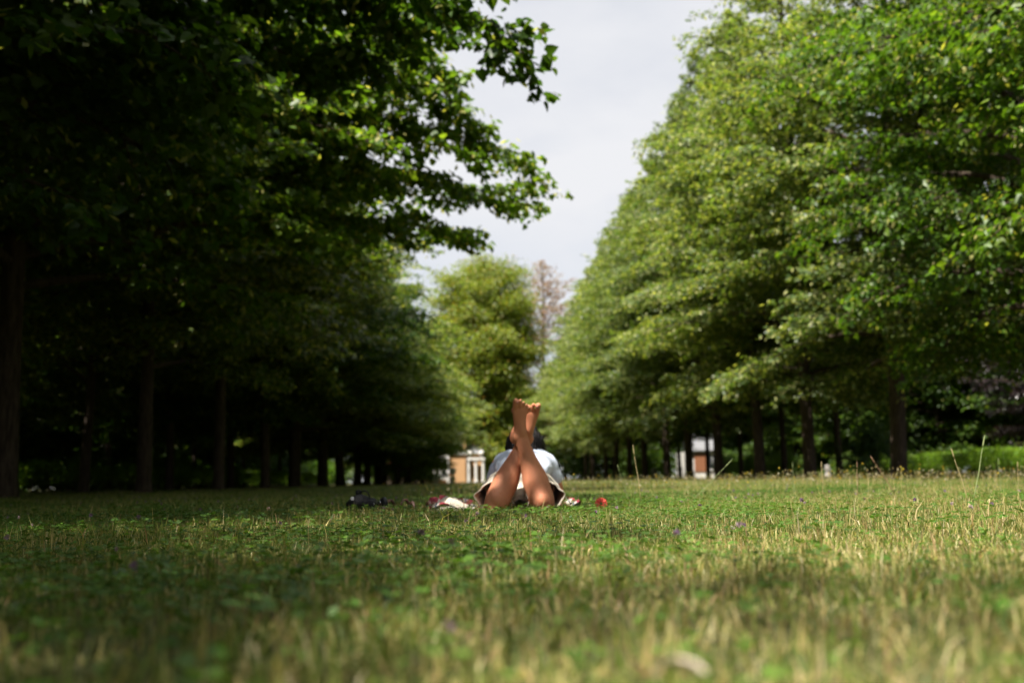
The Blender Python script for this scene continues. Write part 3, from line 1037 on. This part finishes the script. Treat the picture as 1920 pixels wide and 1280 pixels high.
# white house with rust shutter seen between the right trunks
WY = 84.0
wx = at(1322, 890, WY).x
wh = thing('white_house', 'white rendered house with rust red shutter glimpsed between the right trunks', 'house', (wx, WY, 0))
Geo().box(-1.2, 1.1, 0, 6, 0, 2.3).build('wall', M['white'], wh)
Geo().poly([(-1.5, -.3, 2.303), (1.4, -.3, 2.303), (1.4, 3, 3.6), (-1.5, 3, 3.6)], (0, .1, .2)).build('roof', M['slate'], wh)
Geo().box(-.85, .15, -.08, -.003, .55, 2.1).build('shutter', M['door'], wh)
window(wh, .65, .8, .4, 1.1, 0)
Geo().box(-1.3, 1.2, -.14, -.005, 0, .3).build('plinth', M['white'], wh)
# pale stone posts along the lawn end
M['stone'] = plain('pale_stone', (0.30, 0.28, 0.26), .85, .2, .2, 15, .15, 4)
for k, (px, Y, h) in enumerate(((1226, 66, .75), (1254, 66, 1.05), (1275, 68, .9), (1552, 60, .7), (690, 80, 1.0), (704, 80, .9))):
    g = Geo().lathe([(.22, 0), (.22, .1), (.17, .14), (.15, h - .3), (.21, h - .26), (.21, h - .2), (.13, h - .17), (.17, h - .07), (.1, h)], 12)
    o = g.build('stone_post', M['stone'], None, (at(px, 890, Y).x, Y, 0))
    tag(o, 'pale stone post at the far lawn edge, %s from the left' % ORD[(2, 3, 4, 5, 0, 1)[k]], 'post', 'pale posts at the far lawn edge')

# ------------------------------------------------------------------ person


def catmull(P, n=5):
    P = np.asarray(P, float)
    Q = np.vstack([2 * P[0] - P[1], P, 2 * P[-1] - P[-2]])
    out = []
    for i in range(1, len(Q) - 2):
        for k in range(n):
            t_ = k / n
            a, b, c, d = Q[i - 1], Q[i], Q[i + 1], Q[i + 2]
            out.append(.5 * ((2 * b) + (c - a) * t_ + (2 * a - 5 * b + 4 * c - d) * t_ ** 2 + (3 * b - a - 3 * c + d) * t_ ** 3))
    out.append(P[-1])
    return np.array(out)


def sweep(chain, ref=(1, 0, 0), n=18, cap=True, sub=5):
    """chain: (x,y,z, ra, rb); ra along ref, rb across; rounded ends"""
    A = catmull([list(c) for c in chain], sub)
    P, ra, rb = A[:, :3], np.maximum(A[:, 3], .001), np.maximum(A[:, 4], .001)
    T = norm(np.gradient(P, axis=0))
    U = norm(np.array(ref, float)[None] - T * (T @ np.array(ref, float))[:, None])
    W = np.cross(T, U)
    if cap:
        def caps(i, sg):
            r = min(ra[i], rb[i])
            res = []
            for q in (.35, .65, .86, .97):
                res.append((P[i] + sg * T[i] * r * q, ra[i] * math.sqrt(1 - q * q), rb[i] * math.sqrt(1 - q * q), U[i], W[i]))
            return res
        rows = caps(0, -1)[::-1] + [(P[i], ra[i], rb[i], U[i], W[i]) for i in range(len(P))] + caps(len(P) - 1, 1)
    else:
        rows = [(P[i], ra[i], rb[i], U[i], W[i]) for i in range(len(P))]
    a = np.arange(n) * 2 * math.pi / n
    V = np.concatenate([p_ + np.outer(np.cos(a) * x, u_) + np.outer(np.sin(a) * y, w_) for p_, x, y, u_, w_ in rows])
    F = []
    for k in range(len(rows) - 1):
        for i_ in range(n):
            j = (i_ + 1) % n
            F.append([k * n + i_, k * n + j, (k + 1) * n + j, (k + 1) * n + i_])
    if cap:
        F.append([i_ for i_ in range(n)][::-1])
        F.append([(len(rows) - 1) * n + i_ for i_ in range(n)])
    return V, F


def ball(c, r, n=14):
    r = (r, r, r) if not hasattr(r, '__len__') else r
    V, F = [], []
    m = 9
    for k in range(m + 1):
        ph = math.pi * (k + .15) / (m + .3) - math.pi / 2
        for i_ in range(n):
            a = 2 * math.pi * i_ / n
            V.append((c[0] + r[0] * math.cos(ph) * math.cos(a), c[1] + r[1] * math.cos(ph) * math.sin(a), c[2] + r[2] * math.sin(ph)))
    for k in range(m):
        for i_ in range(n):
            j = (i_ + 1) % n
            F.append([k * n + i_, k * n + j, (k + 1) * n + j, (k + 1) * n + i_])
    F.append([i_ for i_ in range(n)][::-1])
    F.append([m * n + i_ for i_ in range(n)])
    return np.array(V), F


def blob(name, parts, voxel, smooth_it, mat, parent, displace=None):
    """one continuous skin over several overlapping solids"""
    V, F, k = [], [], 0
    for v, f in parts:
        V += [tuple(map(float, p_)) for p_ in v]
        F += [[k + int(i_) for i_ in q] for q in f]
        k += len(v)
    me = bpy.data.meshes.new(name)
    me.from_pydata(V, [], F)
    tmp = obj('tmp', me)
    bm = bmesh.new()
    bm.from_mesh(me)
    bmesh.ops.recalc_face_normals(bm, faces=bm.faces)
    bm.to_mesh(me)
    bm.free()
    r_ = tmp.modifiers.new('r', 'REMESH')
    r_.mode = 'VOXEL'
    r_.voxel_size = voxel
    if smooth_it:
        s_ = tmp.modifiers.new('s', 'SMOOTH')
        s_.factor = .5
        s_.iterations = smooth_it
    dg = bpy.context.evaluated_depsgraph_get()
    dg.update()
    out = bpy.data.meshes.new_from_object(tmp.evaluated_get(dg))
    bpy.data.objects.remove(tmp)
    bpy.data.meshes.remove(me)
    out.name = name
    if displace is not None:
        co = np.zeros(len(out.vertices) * 3, np.float32)
        out.vertices.foreach_get('co', co)
        no = np.zeros_like(co)
        out.vertices.foreach_get('normal', no)
        co, no = co.reshape(-1, 3), no.reshape(-1, 3)
        co = co + no * displace(co)[:, None]
        out.vertices.foreach_set('co', co.astype(np.float32).ravel())
        out.update()
    out.polygons.foreach_set('use_smooth', np.ones(len(out.polygons), bool))
    out.materials.clear()
    out.materials.append(mat)
    return obj(name, out, parent)


skin, t, p = new_mat('skin')
p.inputs['Base Color'].default_value = (0.46, 0.215, 0.125, 1)
p.inputs['Roughness'].default_value = 0.58
p.inputs['Specular IOR Level'].default_value = 0.3
p.inputs['Subsurface Weight'].default_value = 0.15
p.inputs['Subsurface Radius'].default_value = (0.02, 0.006, 0.003)
p.inputs['Subsurface Scale'].default_value = 0.5
tc = t.nodes.new('ShaderNodeTexCoord')
n_ = t.nodes.new('ShaderNodeTexNoise')
n_.inputs['Scale'].default_value = 22
n_.inputs['Detail'].default_value = 5
mx = t.nodes.new('ShaderNodeMix')
mx.data_type = 'RGBA'
mx.inputs[6].default_value = (0.47, 0.168, 0.090, 1)
mx.inputs[7].default_value = (0.61, 0.265, 0.150, 1)
t.links.new(tc.outputs['Object'], n_.inputs['Vector'])
t.links.new(n_.outputs['Fac'], mx.inputs[0])
t.links.new(mx.outputs[2], p.inputs['Base Color'])
M['skin'] = skin
M['nail'] = plain('toenail', (0.60, 0.26, 0.22), .25, .5)
M['hair'] = plain('dark_hair', (0.007, 0.005, 0.005), .5, .25, .3, 90, .2, 30)
M['shirt'] = plain('pale_blue_cotton', (0.54, 0.60, 0.74), .85, .15, .25, 260, .05, 8, sheen=.2)
M['shorts'] = plain('cream_lace', (0.66, 0.58, 0.47), .9, .1, .9, 160, .18, 90, sheen=.2)

person = thing('person', 'person lying on the lawn, bare crossed feet raised, pale shirt and cream shorts', 'person', tuple(PERSON), R(-2))
parts = []
# legs: knees on the grass, shins up, crossed at the ankles
RA, LA = np.array([.020, .026, .380]), np.array([.046, .122, .374])
RK, LK = np.array([.122, 0.0, .060]), np.array([-.103, .015, .060])


def leg(K, A, hip):
    d = A - K
    back = np.array([0, 1.0, 0])
    pts_ = []
    for s_, ra_, rb_, off in ((-.10, .054, .048, .0), (0.0, .062, .058, .0), (.14, .063, .058, .010), (.30, .066, .064, .018), (.48, .055, .056, .015), (.66, .043, .045, .008), (.83, .036, .039, .004), (.94, .036, .040, .003), (1.0, .037, .038, .0)):
        q = K + d * s_ + back * off
        pts_.append((*q, ra_, rb_))
    parts.append(sweep(pts_))
    mid = K * .5 + hip * .5
    parts.append(sweep([(*K, .058, .056), (*(K * .75 + hip * .25), .066, .062), (*(mid + np.array([0, 0, .012])), .076, .072), (*hip, .088, .082)]))
    parts.append(ball(K + np.array([0, -.020, .004]), (.045, .042, .046)))


leg(RK, RA, np.array([.10, .42, .105]))
leg(LK, LA, np.array([-.07, .42, .105]))


def foot(A, f_, u_, side):
    f_ = np.array(f_, float)
    f_ /= np.linalg.norm(f_)
    u_ = np.array(u_, float)
    u_ -= f_ * (u_ @ f_)
    u_ /= np.linalg.norm(u_)
    m_ = np.cross(f_, u_)
    if m_[0] * side < 0:
        m_ = -m_

    def L(a, b, c):
        return A + f_ * a + u_ * b + m_ * c
    parts.append(ball(L(0, 0, .006), .037))
    parts.append(sweep([(*L(0, .004, 0), .035, .036), (*L(.04, -.012, .004), .032, .033), (*L(.085, -.034, .006), .036, .023), (*L(.128, -.050, .006), .042, .016)], ref=m_))
    parts.append(sweep([(*L(-.044, -.042, 0), .028, .030), (*L(-.02, -.050, -.002), .029, .024), (*L(.05, -.055, -.010), .025, .016), (*L(.125, -.057, .004), .042, .014)], ref=m_))
    parts.append(sweep([(*L(0, .0, 0), .034, .035), (*L(-.035, -.028, 0), .028, .03), (*L(-.046, -.048, 0), .027, .026)], ref=m_))
    parts.append(ball(L(.002, -.002, .031), .013))
    parts.append(ball(L(-.006, -.010, -.031), .013))
    parts.append(ball(L(.125, -.055, .034), (.017, .017, .017)))
    # toes, big toe first
    for j, (c0, c1, ln, r_) in enumerate(((.031, .038, .056, .0135), (.009, .0120, .062, .0084), (-.007, -.0090, .054, .0080), (-.022, -.0295, .044, .0076), (-.034, -.049, .033, .0074))):
        a0 = .126 - .006 * j
        parts.append(sweep([(*L(a0, -.054, c0), r_, r_), (*L(a0 + ln * .5, -.049 if j else -.053, c1), r_ * .92, r_ * .9), (*L(a0 + ln, -.056, c1), r_ * 1.05, r_)], ref=m_, n=12))
    # big toenail
    c = L(.178, -.0435, .034)
    v, f = ball((0, 0, 0), (.0075, .010, .003), 10)
    Mx = np.stack([m_, f_, u_], 1)
    me = bpy.data.meshes.new('toenail')
    me.from_pydata([tuple(map(float, Mx @ q + c)) for q in v], [], f)
    me.materials.append(M['nail'])
    obj('toenail', me, person)


foot(RA, (.20, -.60, .78), (.50, -1, -.2), -1)
foot(LA, (.12, -.66, .70), (-.08, -1, -.3), 1)

# trunk, propped on the elbows
parts.append(sweep([(.012, .40, .100, .135, .080), (.015, .50, .108, .148, .080), (.02, .62, .145, .122, .078), (.035, .80, .210, .142, .09), (.045, .91, .250, .155, .078), (.05, .97, .29, .07, .055)]))
parts.append(ball((-.06, .44, .135), .078))
parts.append(ball((.10, .44, .135), .078))
parts.append(sweep([(.05, .95, .27, .055, .055), (.054, 1.03, .34, .048, .05), (.056, 1.06, .37, .05, .055)]))
parts.append(ball((.056, 1.075, .400), (.072, .092, .086)))
parts.append(ball((.056, 1.125, .352), (.050, .050, .045)))
parts.append(sweep([(.056, 1.155, .395, .008, .008), (.056, 1.172, .378, .012, .010)], n=10))
parts.append(ball((.056, 1.164, .348), (.022, .012, .009)))
for sx in (-1, 1):
    parts.append(ball((.056 + sx * .030, 1.155, .400), (.014, .010, .008)))
    parts.append(ball((.056 + sx * .074, 1.07, .39), (.010, .02, .03)))
    sh = np.array([.045 + sx * .150, .93, .255])
    el_ = np.array([.045 + sx * .205, 1.00, .045])
    wr = np.array([.05 + sx * .075, 1.20, .042])
    parts.append(sweep([(*(sh * .8 + np.array([.045, .92, .25]) * .2), .044, .042), (*sh, .044, .042), (*(sh * .5 + el_ * .5), .043, .042), (*el_, .036, .036)]))
    parts.append(sweep([(*el_, .037, .036), (*(el_ * .65 + wr * .35), .038, .036), (*(el_ * .25 + wr * .75), .028, .026), (*wr, .025, .02)], ref=(0, 0, 1)))
    pm = wr + np.array([-sx * .03, .05, .0])
    parts.append(sweep([(*wr, .02, .026), (*pm, .015, .038), (*(wr + np.array([-sx * .045, .085, .0])), .012, .038)], ref=(0, 0, 1)))
    for q in range(4):
        b = wr + np.array([-sx * (.045 - .02 * (q - 1.5)), .085 + .008 * (q - 1.5) * -1, 0])
        l_ = (.055, .066, .062, .048)[q]
        parts.append(sweep([(*b, .0085, .0085), (*(b + np.array([-sx * .015, l_ * .5, .006])), .008, .008), (*(b + np.array([-sx * .022, l_, -.006])), .0072, .0072)], ref=(0, 0, 1), n=10))
    parts.append(sweep([(*(wr + np.array([-sx * .035, .02, .004])), .011, .011), (*(wr + np.array([-sx * .065, .05, .01])), .0095, .0095), (*(wr + np.array([-sx * .068, .085, .006])), .008, .008)], ref=(0, 0, 1), n=10))
blob('body', parts, .0042, 4, M['skin'], person)

# shirt
sp = [sweep([(.018, .565, .130, .140, .094), (.024, .66, .165, .140, .092), (.036, .80, .218, .158, .104), (.045, .91, .258, .172, .090), (.05, .965, .285, .095, .066)])]
for sx in (-1, 1):
    sh = np.array([.045 + sx * .150, .93, .255])
    el_ = np.array([.045 + sx * .205, 1.00, .045])
    sp.append(sweep([(.05, .94, .298, .05, .05), (.045 + sx * .07, .935, .288, .058, .056), (*(sh + np.array([-sx * .02, 0, .004])), .060, .056), (*(sh * .62 + el_ * .38), .056, .054)]))


def wrinkle(amp, sc_, dx=1.0):
    def fn(co):
        return np.array([amp * (mnoise.noise(Vector((c[0] * sc_ * dx, c[1] * sc_ * .6, c[2] * sc_))) + .5 * mnoise.noise(Vector((c[0] * sc_ * 2.3, c[1] * sc_ * 1.6, c[2] * sc_ * 2)))) for c in co])
    return fn


blob('shirt', sp, .007, 5, M['shirt'], person, wrinkle(.005, 16, 1.6))

# loose cream shorts: hip piece and two open flared legs
gq = Geo()
v, f = sweep([(.02, .60, .140, .142, .090), (.017, .52, .118, .172, .100), (.014, .42, .108, .178, .104), (.012, .33, .095, .15, .088), (.012, .25, .075, .10, .066), (.012, .17, .05, .07, .046), (.012, .155, .045, .03, .02)], n=40, cap=False, sub=6)
gq.v += [tuple(q) for q in v]
gq.f += f
for K, hx_, sx in ((RK, .10, 1), (LK, -.07, -1)):
    b = len(gq.v)
    v, f = sweep([(hx_, .44, .108, .098, .098), (hx_ + sx * .012, .34, .105, .104, .100), (hx_ + sx * .022, .22, .090, .094, .084), (K[0] + sx * .018, .10, .074, .092, .074)], n=40, cap=False, sub=7)
    v = np.array(v)
    ang = np.tile(np.arange(40) * 2 * math.pi / 40, len(v) // 40)
    ring = np.repeat(np.linspace(0, 1, len(v) // 40), 40)
    cen = np.repeat(v.reshape(-1, 40, 3).mean(1), 40, 0)
    v = cen + (v - cen) * (1 + (.03 + .05 * ring) * np.sin(ang * 5 + sx) + .04 * ring * np.sin(ang * 9))[:, None]
    v[:, 2] = np.maximum(v[:, 2], .006)
    gq.v += [tuple(q) for q in v]
    gq.f += [[b + i_ for i_ in q] for q in f]
so = gq.build('shorts', M['shorts'], person, smooth=True)
sm = so.modifiers.new('solid', 'SOLIDIFY')
sm.thickness = .004
sm.offset = 1

# hair: cap and loose back length
hp = [ball((.056, 1.055, .415), (.088, .098, .088)),
      sweep([(.056, 1.01, .46, .075, .04), (.054, .965, .41, .098, .045), (.052, .945, .35, .100, .040), (.05, .925, .315, .085, .028)]),
      sweep([(-.015, 1.03, .42, .03, .05), (-.04, 1.0, .36, .03, .045), (-.035, .98, .31, .022, .03)]),
      sweep([(.125, 1.03, .42, .03, .05), (.145, 1.0, .36, .028, .045), (.135, .98, .32, .02, .03)])]


def strands(co):
    return np.array([(.0025 if c[2] > .44 else .004) * math.sin(c[0] * 330 + 6 * mnoise.noise(Vector(c * 14))) + .006 * mnoise.noise(Vector((c[0] * 40, c[1] * 12, c[2] * 8))) for c in co])


blob('hair', hp, .005, 3, M['hair'], person, strands)

# ------------------------------------------------------------------ things on the lawn
M['black'] = plain('black_nylon', (0.006, 0.006, 0.008), .6, .2, .4, 120, .2, 10)
M['black_leather'] = plain('black_leather', (0.005, 0.005, 0.007), .5, .25, .2, 90)
M['silver'] = plain('silver_metal', (0.7, 0.7, 0.72), .25, .5, metal=1.0)
M['patch'] = plain('grey_white_patch', (0.5, 0.5, 0.52), .7, .2)
M['brown'] = plain('brown_leather', (0.075, 0.032, 0.022), .5, .4, .2, 60, .2, 10)

bp_ = at(686, 955, 5.25)
bag = thing('backpack', 'small black bag with carry loop lying in the grass', 'bag', (bp_.x, bp_.y, 0), R(8))
bag.scale = (.80, .80, .86)
blob('body', [sweep([(-.075, .02, .055, .05, .05), (-.045, .02, .066, .062, .058), (.0, .02, .060, .062, .052), (.05, .02, .048, .056, .042), (.088, .02, .035, .045, .032)], ref=(0, 1, 0), n=24)], .006, 5, M['black'], bag, wrinkle(.007, 16))
blob('pocket', [sweep([(.0, -.035, .055, .022, .030), (.035, -.038, .056, .024, .034), (.072, -.034, .040, .02, .028)], ref=(0, 1, 0), n=20)], .005, 4, M['black_leather'], bag)
Geo().tube([(-.035, .01, .115), (-.028, .004, .139), (-.008, 0, .143), (.012, -.004, .134), (.022, -.006, .112), (.024, -.008, .09)], .0045, 8).build('carry_loop', M['black_leather'], bag, smooth=True)
Geo().tube([(-.05, .03, .11), (-.058, .05, .14), (-.048, .06, .15), (-.036, .05, .14), (-.034, .03, .11)], .010, 8).build('strap', M['black'], bag, smooth=True)
Geo().tube([(-.10, .0, .09), (-.085, -.03, .05), (-.07, -.05, .01)], .006, 6).build('strap', M['black'], bag, smooth=True)
Geo().box(-.098, -.078, -.032, -.025, .088, .108).build('patch', M['patch'], bag, bevel=.002)
Geo().lathe([(.004, 0), (.0045, .002), (.002, .005)], 10, (.05, -.066, .062)).build('button', M['silver'], bag, smooth=True)


def sandal(label, loc, rz):
    e = thing('sandal', label, 'sandal', loc, rz, 'sandals left in the grass')
    n = 20
    pts_ = []
    for i_ in range(n):
        a = 2 * math.pi * i_ / n
        pts_.append((.042 * math.cos(a) * (1 + .18 * math.sin(a)), .11 * math.sin(a), .0))
    Geo().poly([(x, y, .004) for x, y, _ in pts_], (0, 0, .016)).build('sole', M['brown'], e, bevel=.003)
    for y, h in ((.05, .052), (.02, .058), (-.07, .06)):
        Geo().tube([(-.042, y, .018), (-.036, y, h * .7), (-.01, y, h), (.012, y, h), (.036, y, h * .7), (.042, y, .018)], .008, 8).build('strap', M['brown'], e, smooth=True)
    return e


q_ = at(738, 955, 5.3)
sandal('dark brown strappy sandal beside the black bag', (q_.x, q_.y, .012), R(62))
q_ = at(797, 955, 5.25)
sandal('dark sandal lying between the black bag and the crumpled cloth', (q_.x, q_.y, .0), R(-70))
# camera-like black case next to the bag
q_ = at(720, 955, 5.22)
cs = thing('sunglasses_case', 'small black case leaning beside the black bag', 'case', (q_.x, q_.y, 0), R(15))
blob('body', [sweep([(0, -.03, .045, .02, .03), (0, 0, .055, .024, .036), (0, .03, .045, .02, .03)], n=20)], .004, 3, M['black_leather'], cs)
Geo().tube([(-.022, -.03, .06), (-.026, 0, .068), (-.022, .03, .06)], .0025, 6).build('zip', M['silver'], cs, smooth=True)

# woven blanket under the person and the cream cloth bunched at its corner
bl, t, p = new_mat('striped_blanket')
tc = t.nodes.new('ShaderNodeTexCoord')
sx_ = t.nodes.new('ShaderNodeSeparateXYZ')
t.links.new(tc.outputs['UV'], sx_.inputs[0])
md = t.nodes.new('ShaderNodeMath')
md.operation = 'FRACT'
mu = t.nodes.new('ShaderNodeMath')
mu.operation = 'MULTIPLY'
mu.inputs[1].default_value = 9.0
t.links.new(sx_.outputs['X'], mu.inputs[0])
t.links.new(mu.outputs[0], md.inputs[0])
rp = t.nodes.new('ShaderNodeValToRGB')
rp.color_ramp.interpolation = 'CONSTANT'
cols = [(0, (.20, .03, .045)), (.45, (.42, .37, .33)), (.6, (.05, .07, .10)), (.7, (.42, .37, .33)), (.85, (.20, .03, .045))]
rp.color_ramp.elements[0].color = (*cols[0][1], 1)
rp.color_ramp.elements[1].position = cols[1][0]
rp.color_ramp.elements[1].color = (*cols[1][1], 1)
for ps, c in cols[2:]:
    e_ = rp.color_ramp.elements.new(ps)
    e_.color = (*c, 1)
t.links.new(md.outputs[0], rp.inputs['Fac'])
t.links.new(rp.outputs['Color'], p.inputs['Base Color'])
p.inputs['Roughness'].default_value = .95
p.inputs['Specular IOR Level'].default_value = .1


def cloth(name, x0, x1, y0, y1, nxx, nyy, zf, mat, parent=None, loc=None, rz=0):
    xs, ys = np.linspace(x0, x1, nxx), np.linspace(y0, y1, nyy)
    V = []
    for y in ys:
        for x in xs:
            dx, dy, z = zf(x, y)
            V.append((x + dx, y + dy, z))
    F = [[j * nxx + i_, j * nxx + i_ + 1, (j + 1) * nxx + i_ + 1, (j + 1) * nxx + i_] for j in range(nyy - 1) for i_ in range(nxx - 1)]
    me = bpy.data.meshes.new(name)
    me.from_pydata(V, [], F)
    uv = me.uv_layers.new(name='UVMap')
    for pl in me.polygons:
        pl.use_smooth = True
        for li, vi in zip(pl.loop_indices, pl.vertices):
            uv.data[li].uv = ((vi % nxx) / (nxx - 1), (vi // nxx) / (nyy - 1))
    me.materials.append(mat)
    o = obj(name, me, parent, loc)
    o.rotation_euler = (0, 0, rz)
    s_ = o.modifiers.new('solid', 'SOLIDIFY')
    s_.thickness = .004
    return o


def blanket_z(x, y):
    n0 = mnoise.noise(Vector((x * 9, y * 9, 2.0)))
    z = .022 + .012 * n0
    k = max(0.0, (-.20 - x) / .25)
    z += min(1, k) * (.030 + .028 * math.sin(x * 34 + 2.0 * math.sin(y * 9)))
    k2 = max(0.0, (x - .26) / .06)
    z += min(1, k2) * (.022 + .012 * math.sin(y * 30))
    return (0, .02 * n0, max(.006, z))


bo = cloth('picnic_blanket', -.47, .32, .06, 1.45, 60, 90, blanket_z, bl, None, tuple(PERSON), R(-2))
tag(bo, 'red and cream striped blanket spread under the person', 'blanket')


def heap_z(x, y):
    r_ = math.hypot(x / .115, y / .10)
    n0 = mnoise.noise(Vector((x * 22, y * 22, 5.0)))
    rid = abs(mnoise.noise(Vector((x * 14 + 3, y * 10, 8.0))))
    z = .012 + .088 * max(0, 1 - r_ * r_) ** .8 * (.45 + 1.3 * rid) + .012 * n0
    return (.02 * n0, .02 * mnoise.noise(Vector((x * 20, y * 20, 1.0))), max(.006, z))


q_ = at(846, 955, 5.15)
co_ = cloth('crumpled_cloth', -.13, .13, -.11, .11, 56, 50, heap_z, plain('cream_lace_cloth', (.66, .60, .50), .95, .1, 1.0, 220, .25, 120), None, (q_.x, q_.y, .006))
tag(co_, 'crumpled cream lace cloth heaped on the blanket corner', 'cloth')

# coral red flower right of the person
M['coral'] = plain('coral_petal', (0.75, 0.10, 0.07), .55, .2, .1, 30, .25, 20)
M['stalk'] = plain('green_stalk', (0.09, 0.14, 0.03), .6, .3)
q_ = at(1127, 944, 4.95)
fl = thing('coral_flower', 'round coral red blossom with green centre in the grass right of the knees', 'flower', (q_.x, q_.y, 0))
tilt = Matrix.Rotation(R(68), 3, 'X')
cz = q_.z
for k in range(14):
    a = 2 * math.pi * k / 14 + .1
    d = Vector((math.cos(a), math.sin(a), .10))
    s_ = Vector((-math.sin(a), math.cos(a), 0))
    prof = [(.007, .003), (.016, .0072), (.025, .0080), (.030, .0045)]
    g = Geo()
    for r_, w_ in prof:
        for sg in (-1, 0, 1):
            q = d * r_ + s_ * w_ * sg + Vector((0, 0, .002 * (sg == 0) + (.0015 if k % 2 else 0)))
            q = tilt @ q
            g.v.append((q.x, q.y, q.z + cz))
    for j in range(3):
        for i_ in range(2):
            g.f.append([j * 3 + i_, j * 3 + i_ + 1, j * 3 + i_ + 4, j * 3 + i_ + 3])
    po = g.build('petal', M['coral'], fl, smooth=True)
    m_ = po.modifiers.new('solid', 'SOLIDIFY')
    m_.thickness = .0012
v, f = ball((0, 0, 0), (.009, .009, .006), 12)
g = Geo()
for q in v:
    w_ = tilt @ Vector(q)
    g.v.append((w_.x, w_.y - .001, w_.z + cz))
g.f = f
g.build('centre', M['stalk'], fl, smooth=True)
Geo().tube([(0, .006, cz), (.002, .02, cz * .7), (.003, .025, 0)], .002, 6).build('stem', M['stalk'], fl, smooth=True)

# tall dry stalks standing above the turf
M['straw'] = plain('dry_straw', (0.42, 0.33, 0.17), .7, .2, .2, 60, .2, 30)
M['straw_brown'] = plain('brown_straw', (0.22, 0.13, 0.08), .7, .2, .2, 60, .2, 30)
M['straw_green'] = plain('green_straw', (0.20, 0.24, 0.10), .7, .2, .2, 60, .2, 30)
stalks = [((1832, 895), (1846, 818), 4.6, .0035, 'straw_green', 'knotty pale green stalk, tallest at the right edge of the lawn'),
          ((1804, 905), (1784, 842), 4.4, .0022, 'straw', 'thin straw stalk leaning left beside the knotty green one'),
          ((1655, 890), (1633, 856), 6.2, .0036, 'straw_brown', 'thick brown stalk leaning left before the right trunk'),
          ((1541, 892), (1540, 866), 6.0, .0024, 'straw', 'short upright straw stalk left of the brown leaning one'),
          ((1487, 893), (1486, 868), 6.4, .002, 'straw_green', 'short thin green stalk between two dark right trunks'),
          ((1607, 892), (1607, 866), 6.0, .0026, 'straw_brown', 'short brown seed stalk just left of the leaning brown stalk'),
          ((1874, 893), (1872, 860), 5.6, .002, 'straw_green', 'thin green stalk with bud near the right edge'),
          ((1908, 893), (1908, 866), 5.6, .002, 'straw', 'thin straw stalk at the very right edge'),
          ((1341, 893), (1372, 862), 5.5, .0022, 'straw_green', 'green blade leaning right before the middle right trunks'),
          ((1195, 893), (1187, 836), 5.2, .0022, 'straw', 'thin straw stalk with seed tip right of the person'),
          ((1588, 1030), (1592, 1000), 2.35, .0022, 'straw', 'broken pale straw stub in the mid lawn at right'),
          ((1846, 990), (1856, 936), 2.9, .0022, 'straw', 'kinked pale straw in the lawn at far right'),
          ((862, 1048), (864, 1015), 2.3, .0018, 'straw', 'pale straw stub in the lawn before the person'),
          ((1164, 890), (1158, 872), 5.4, .0015, 'straw_green', 'slim green stem right of the knees'),
          ((755, 935), (757, 912), 5.0, .0013, 'straw_green', 'slim dark stem between the bag and the sandal')]
for (b, tp, Y, r_, mt, lb) in stalks:
    r_ *= .62
    B, T_ = at(b[0], b[1], Y), at(tp[0], tp[1], Y)
    dd = T_ - B
    if B.z > 0:
        B2 = B - dd * min(3.0, B.z / max(dd.z, .004))
        B2 = B + (B2 - B) * 1.0
    else:
        B2 = B
    B2.z = -.005
    mid = B2.lerp(T_, .5) + Vector((.004, 0, .0))
    g = Geo().tube([tuple(B2 - B2), tuple(B2.lerp(mid, .5) - B2), tuple(mid - B2), tuple(mid.lerp(T_, .5) + Vector((-.002, 0, 0)) - B2), tuple(T_ - B2)], [r_ * 1.1, r_, r_ * 1.05, r_ * .8, r_ * .45], 6)
    o = g.build('dry_stalk', M[mt], None, tuple(B2), smooth=True)
    tag(o, lb, 'stalk', 'tall stalks in the lawn')
    hd = Geo()
    L_ = (T_ - B2).length
    dn = (T_ - B2).normalized()
    q0 = (T_ - B2) - dn * L_ * .16
    hd.tube([tuple(q0), tuple(q0 + dn * L_ * .05), tuple(q0 + dn * L_ * .12), tuple(q0 + dn * L_ * .18)], [r_ * .7, r_ * 1.5, r_ * 1.3, r_ * .3], 6)
    hd.build('seed_head', M[mt], o, smooth=True)

# fallen leaves in the near grass
M['dead_leaf'] = plain('dead_leaf', (0.36, 0.24, 0.13), .8, .2, .3, 60, .25, 40)
M['pale_leaf'] = plain('pale_dead_leaf', (0.52, 0.44, 0.34), .8, .2, .3, 60, .2, 40)
for k, (px, py, Y, s_, mt, lb) in enumerate(((1318, 1264, .60, .024, 'pale_leaf', 'pale dry leaf lying in the nearest grass at the bottom edge'),
                                             (1212, 1270, .60, .022, 'dead_leaf', 'brown dry leaf left of the pale one at the bottom edge')  )):
    q_ = at(px, py, Y)
    g = Geo()
    hv = HEART_V * s_
    for w_ in hv:
        g.v.append((w_[0], w_[1], w_[2] * 2 + .25 * w_[1]))
    g.f = [list(map(int, q)) for q in HEART_F]
    o = g.build('fallen_leaf', M[mt], None, (q_.x, q_.y, max(q_.z, .035)))
    o.rotation_euler = (R(10), R(8), k * 2.1 + 1.2)
    m_ = o.modifiers.new('solid', 'SOLIDIFY')
    m_.thickness = .0006
    tag(o, lb, 'leaf', 'fallen leaves in the near grass')
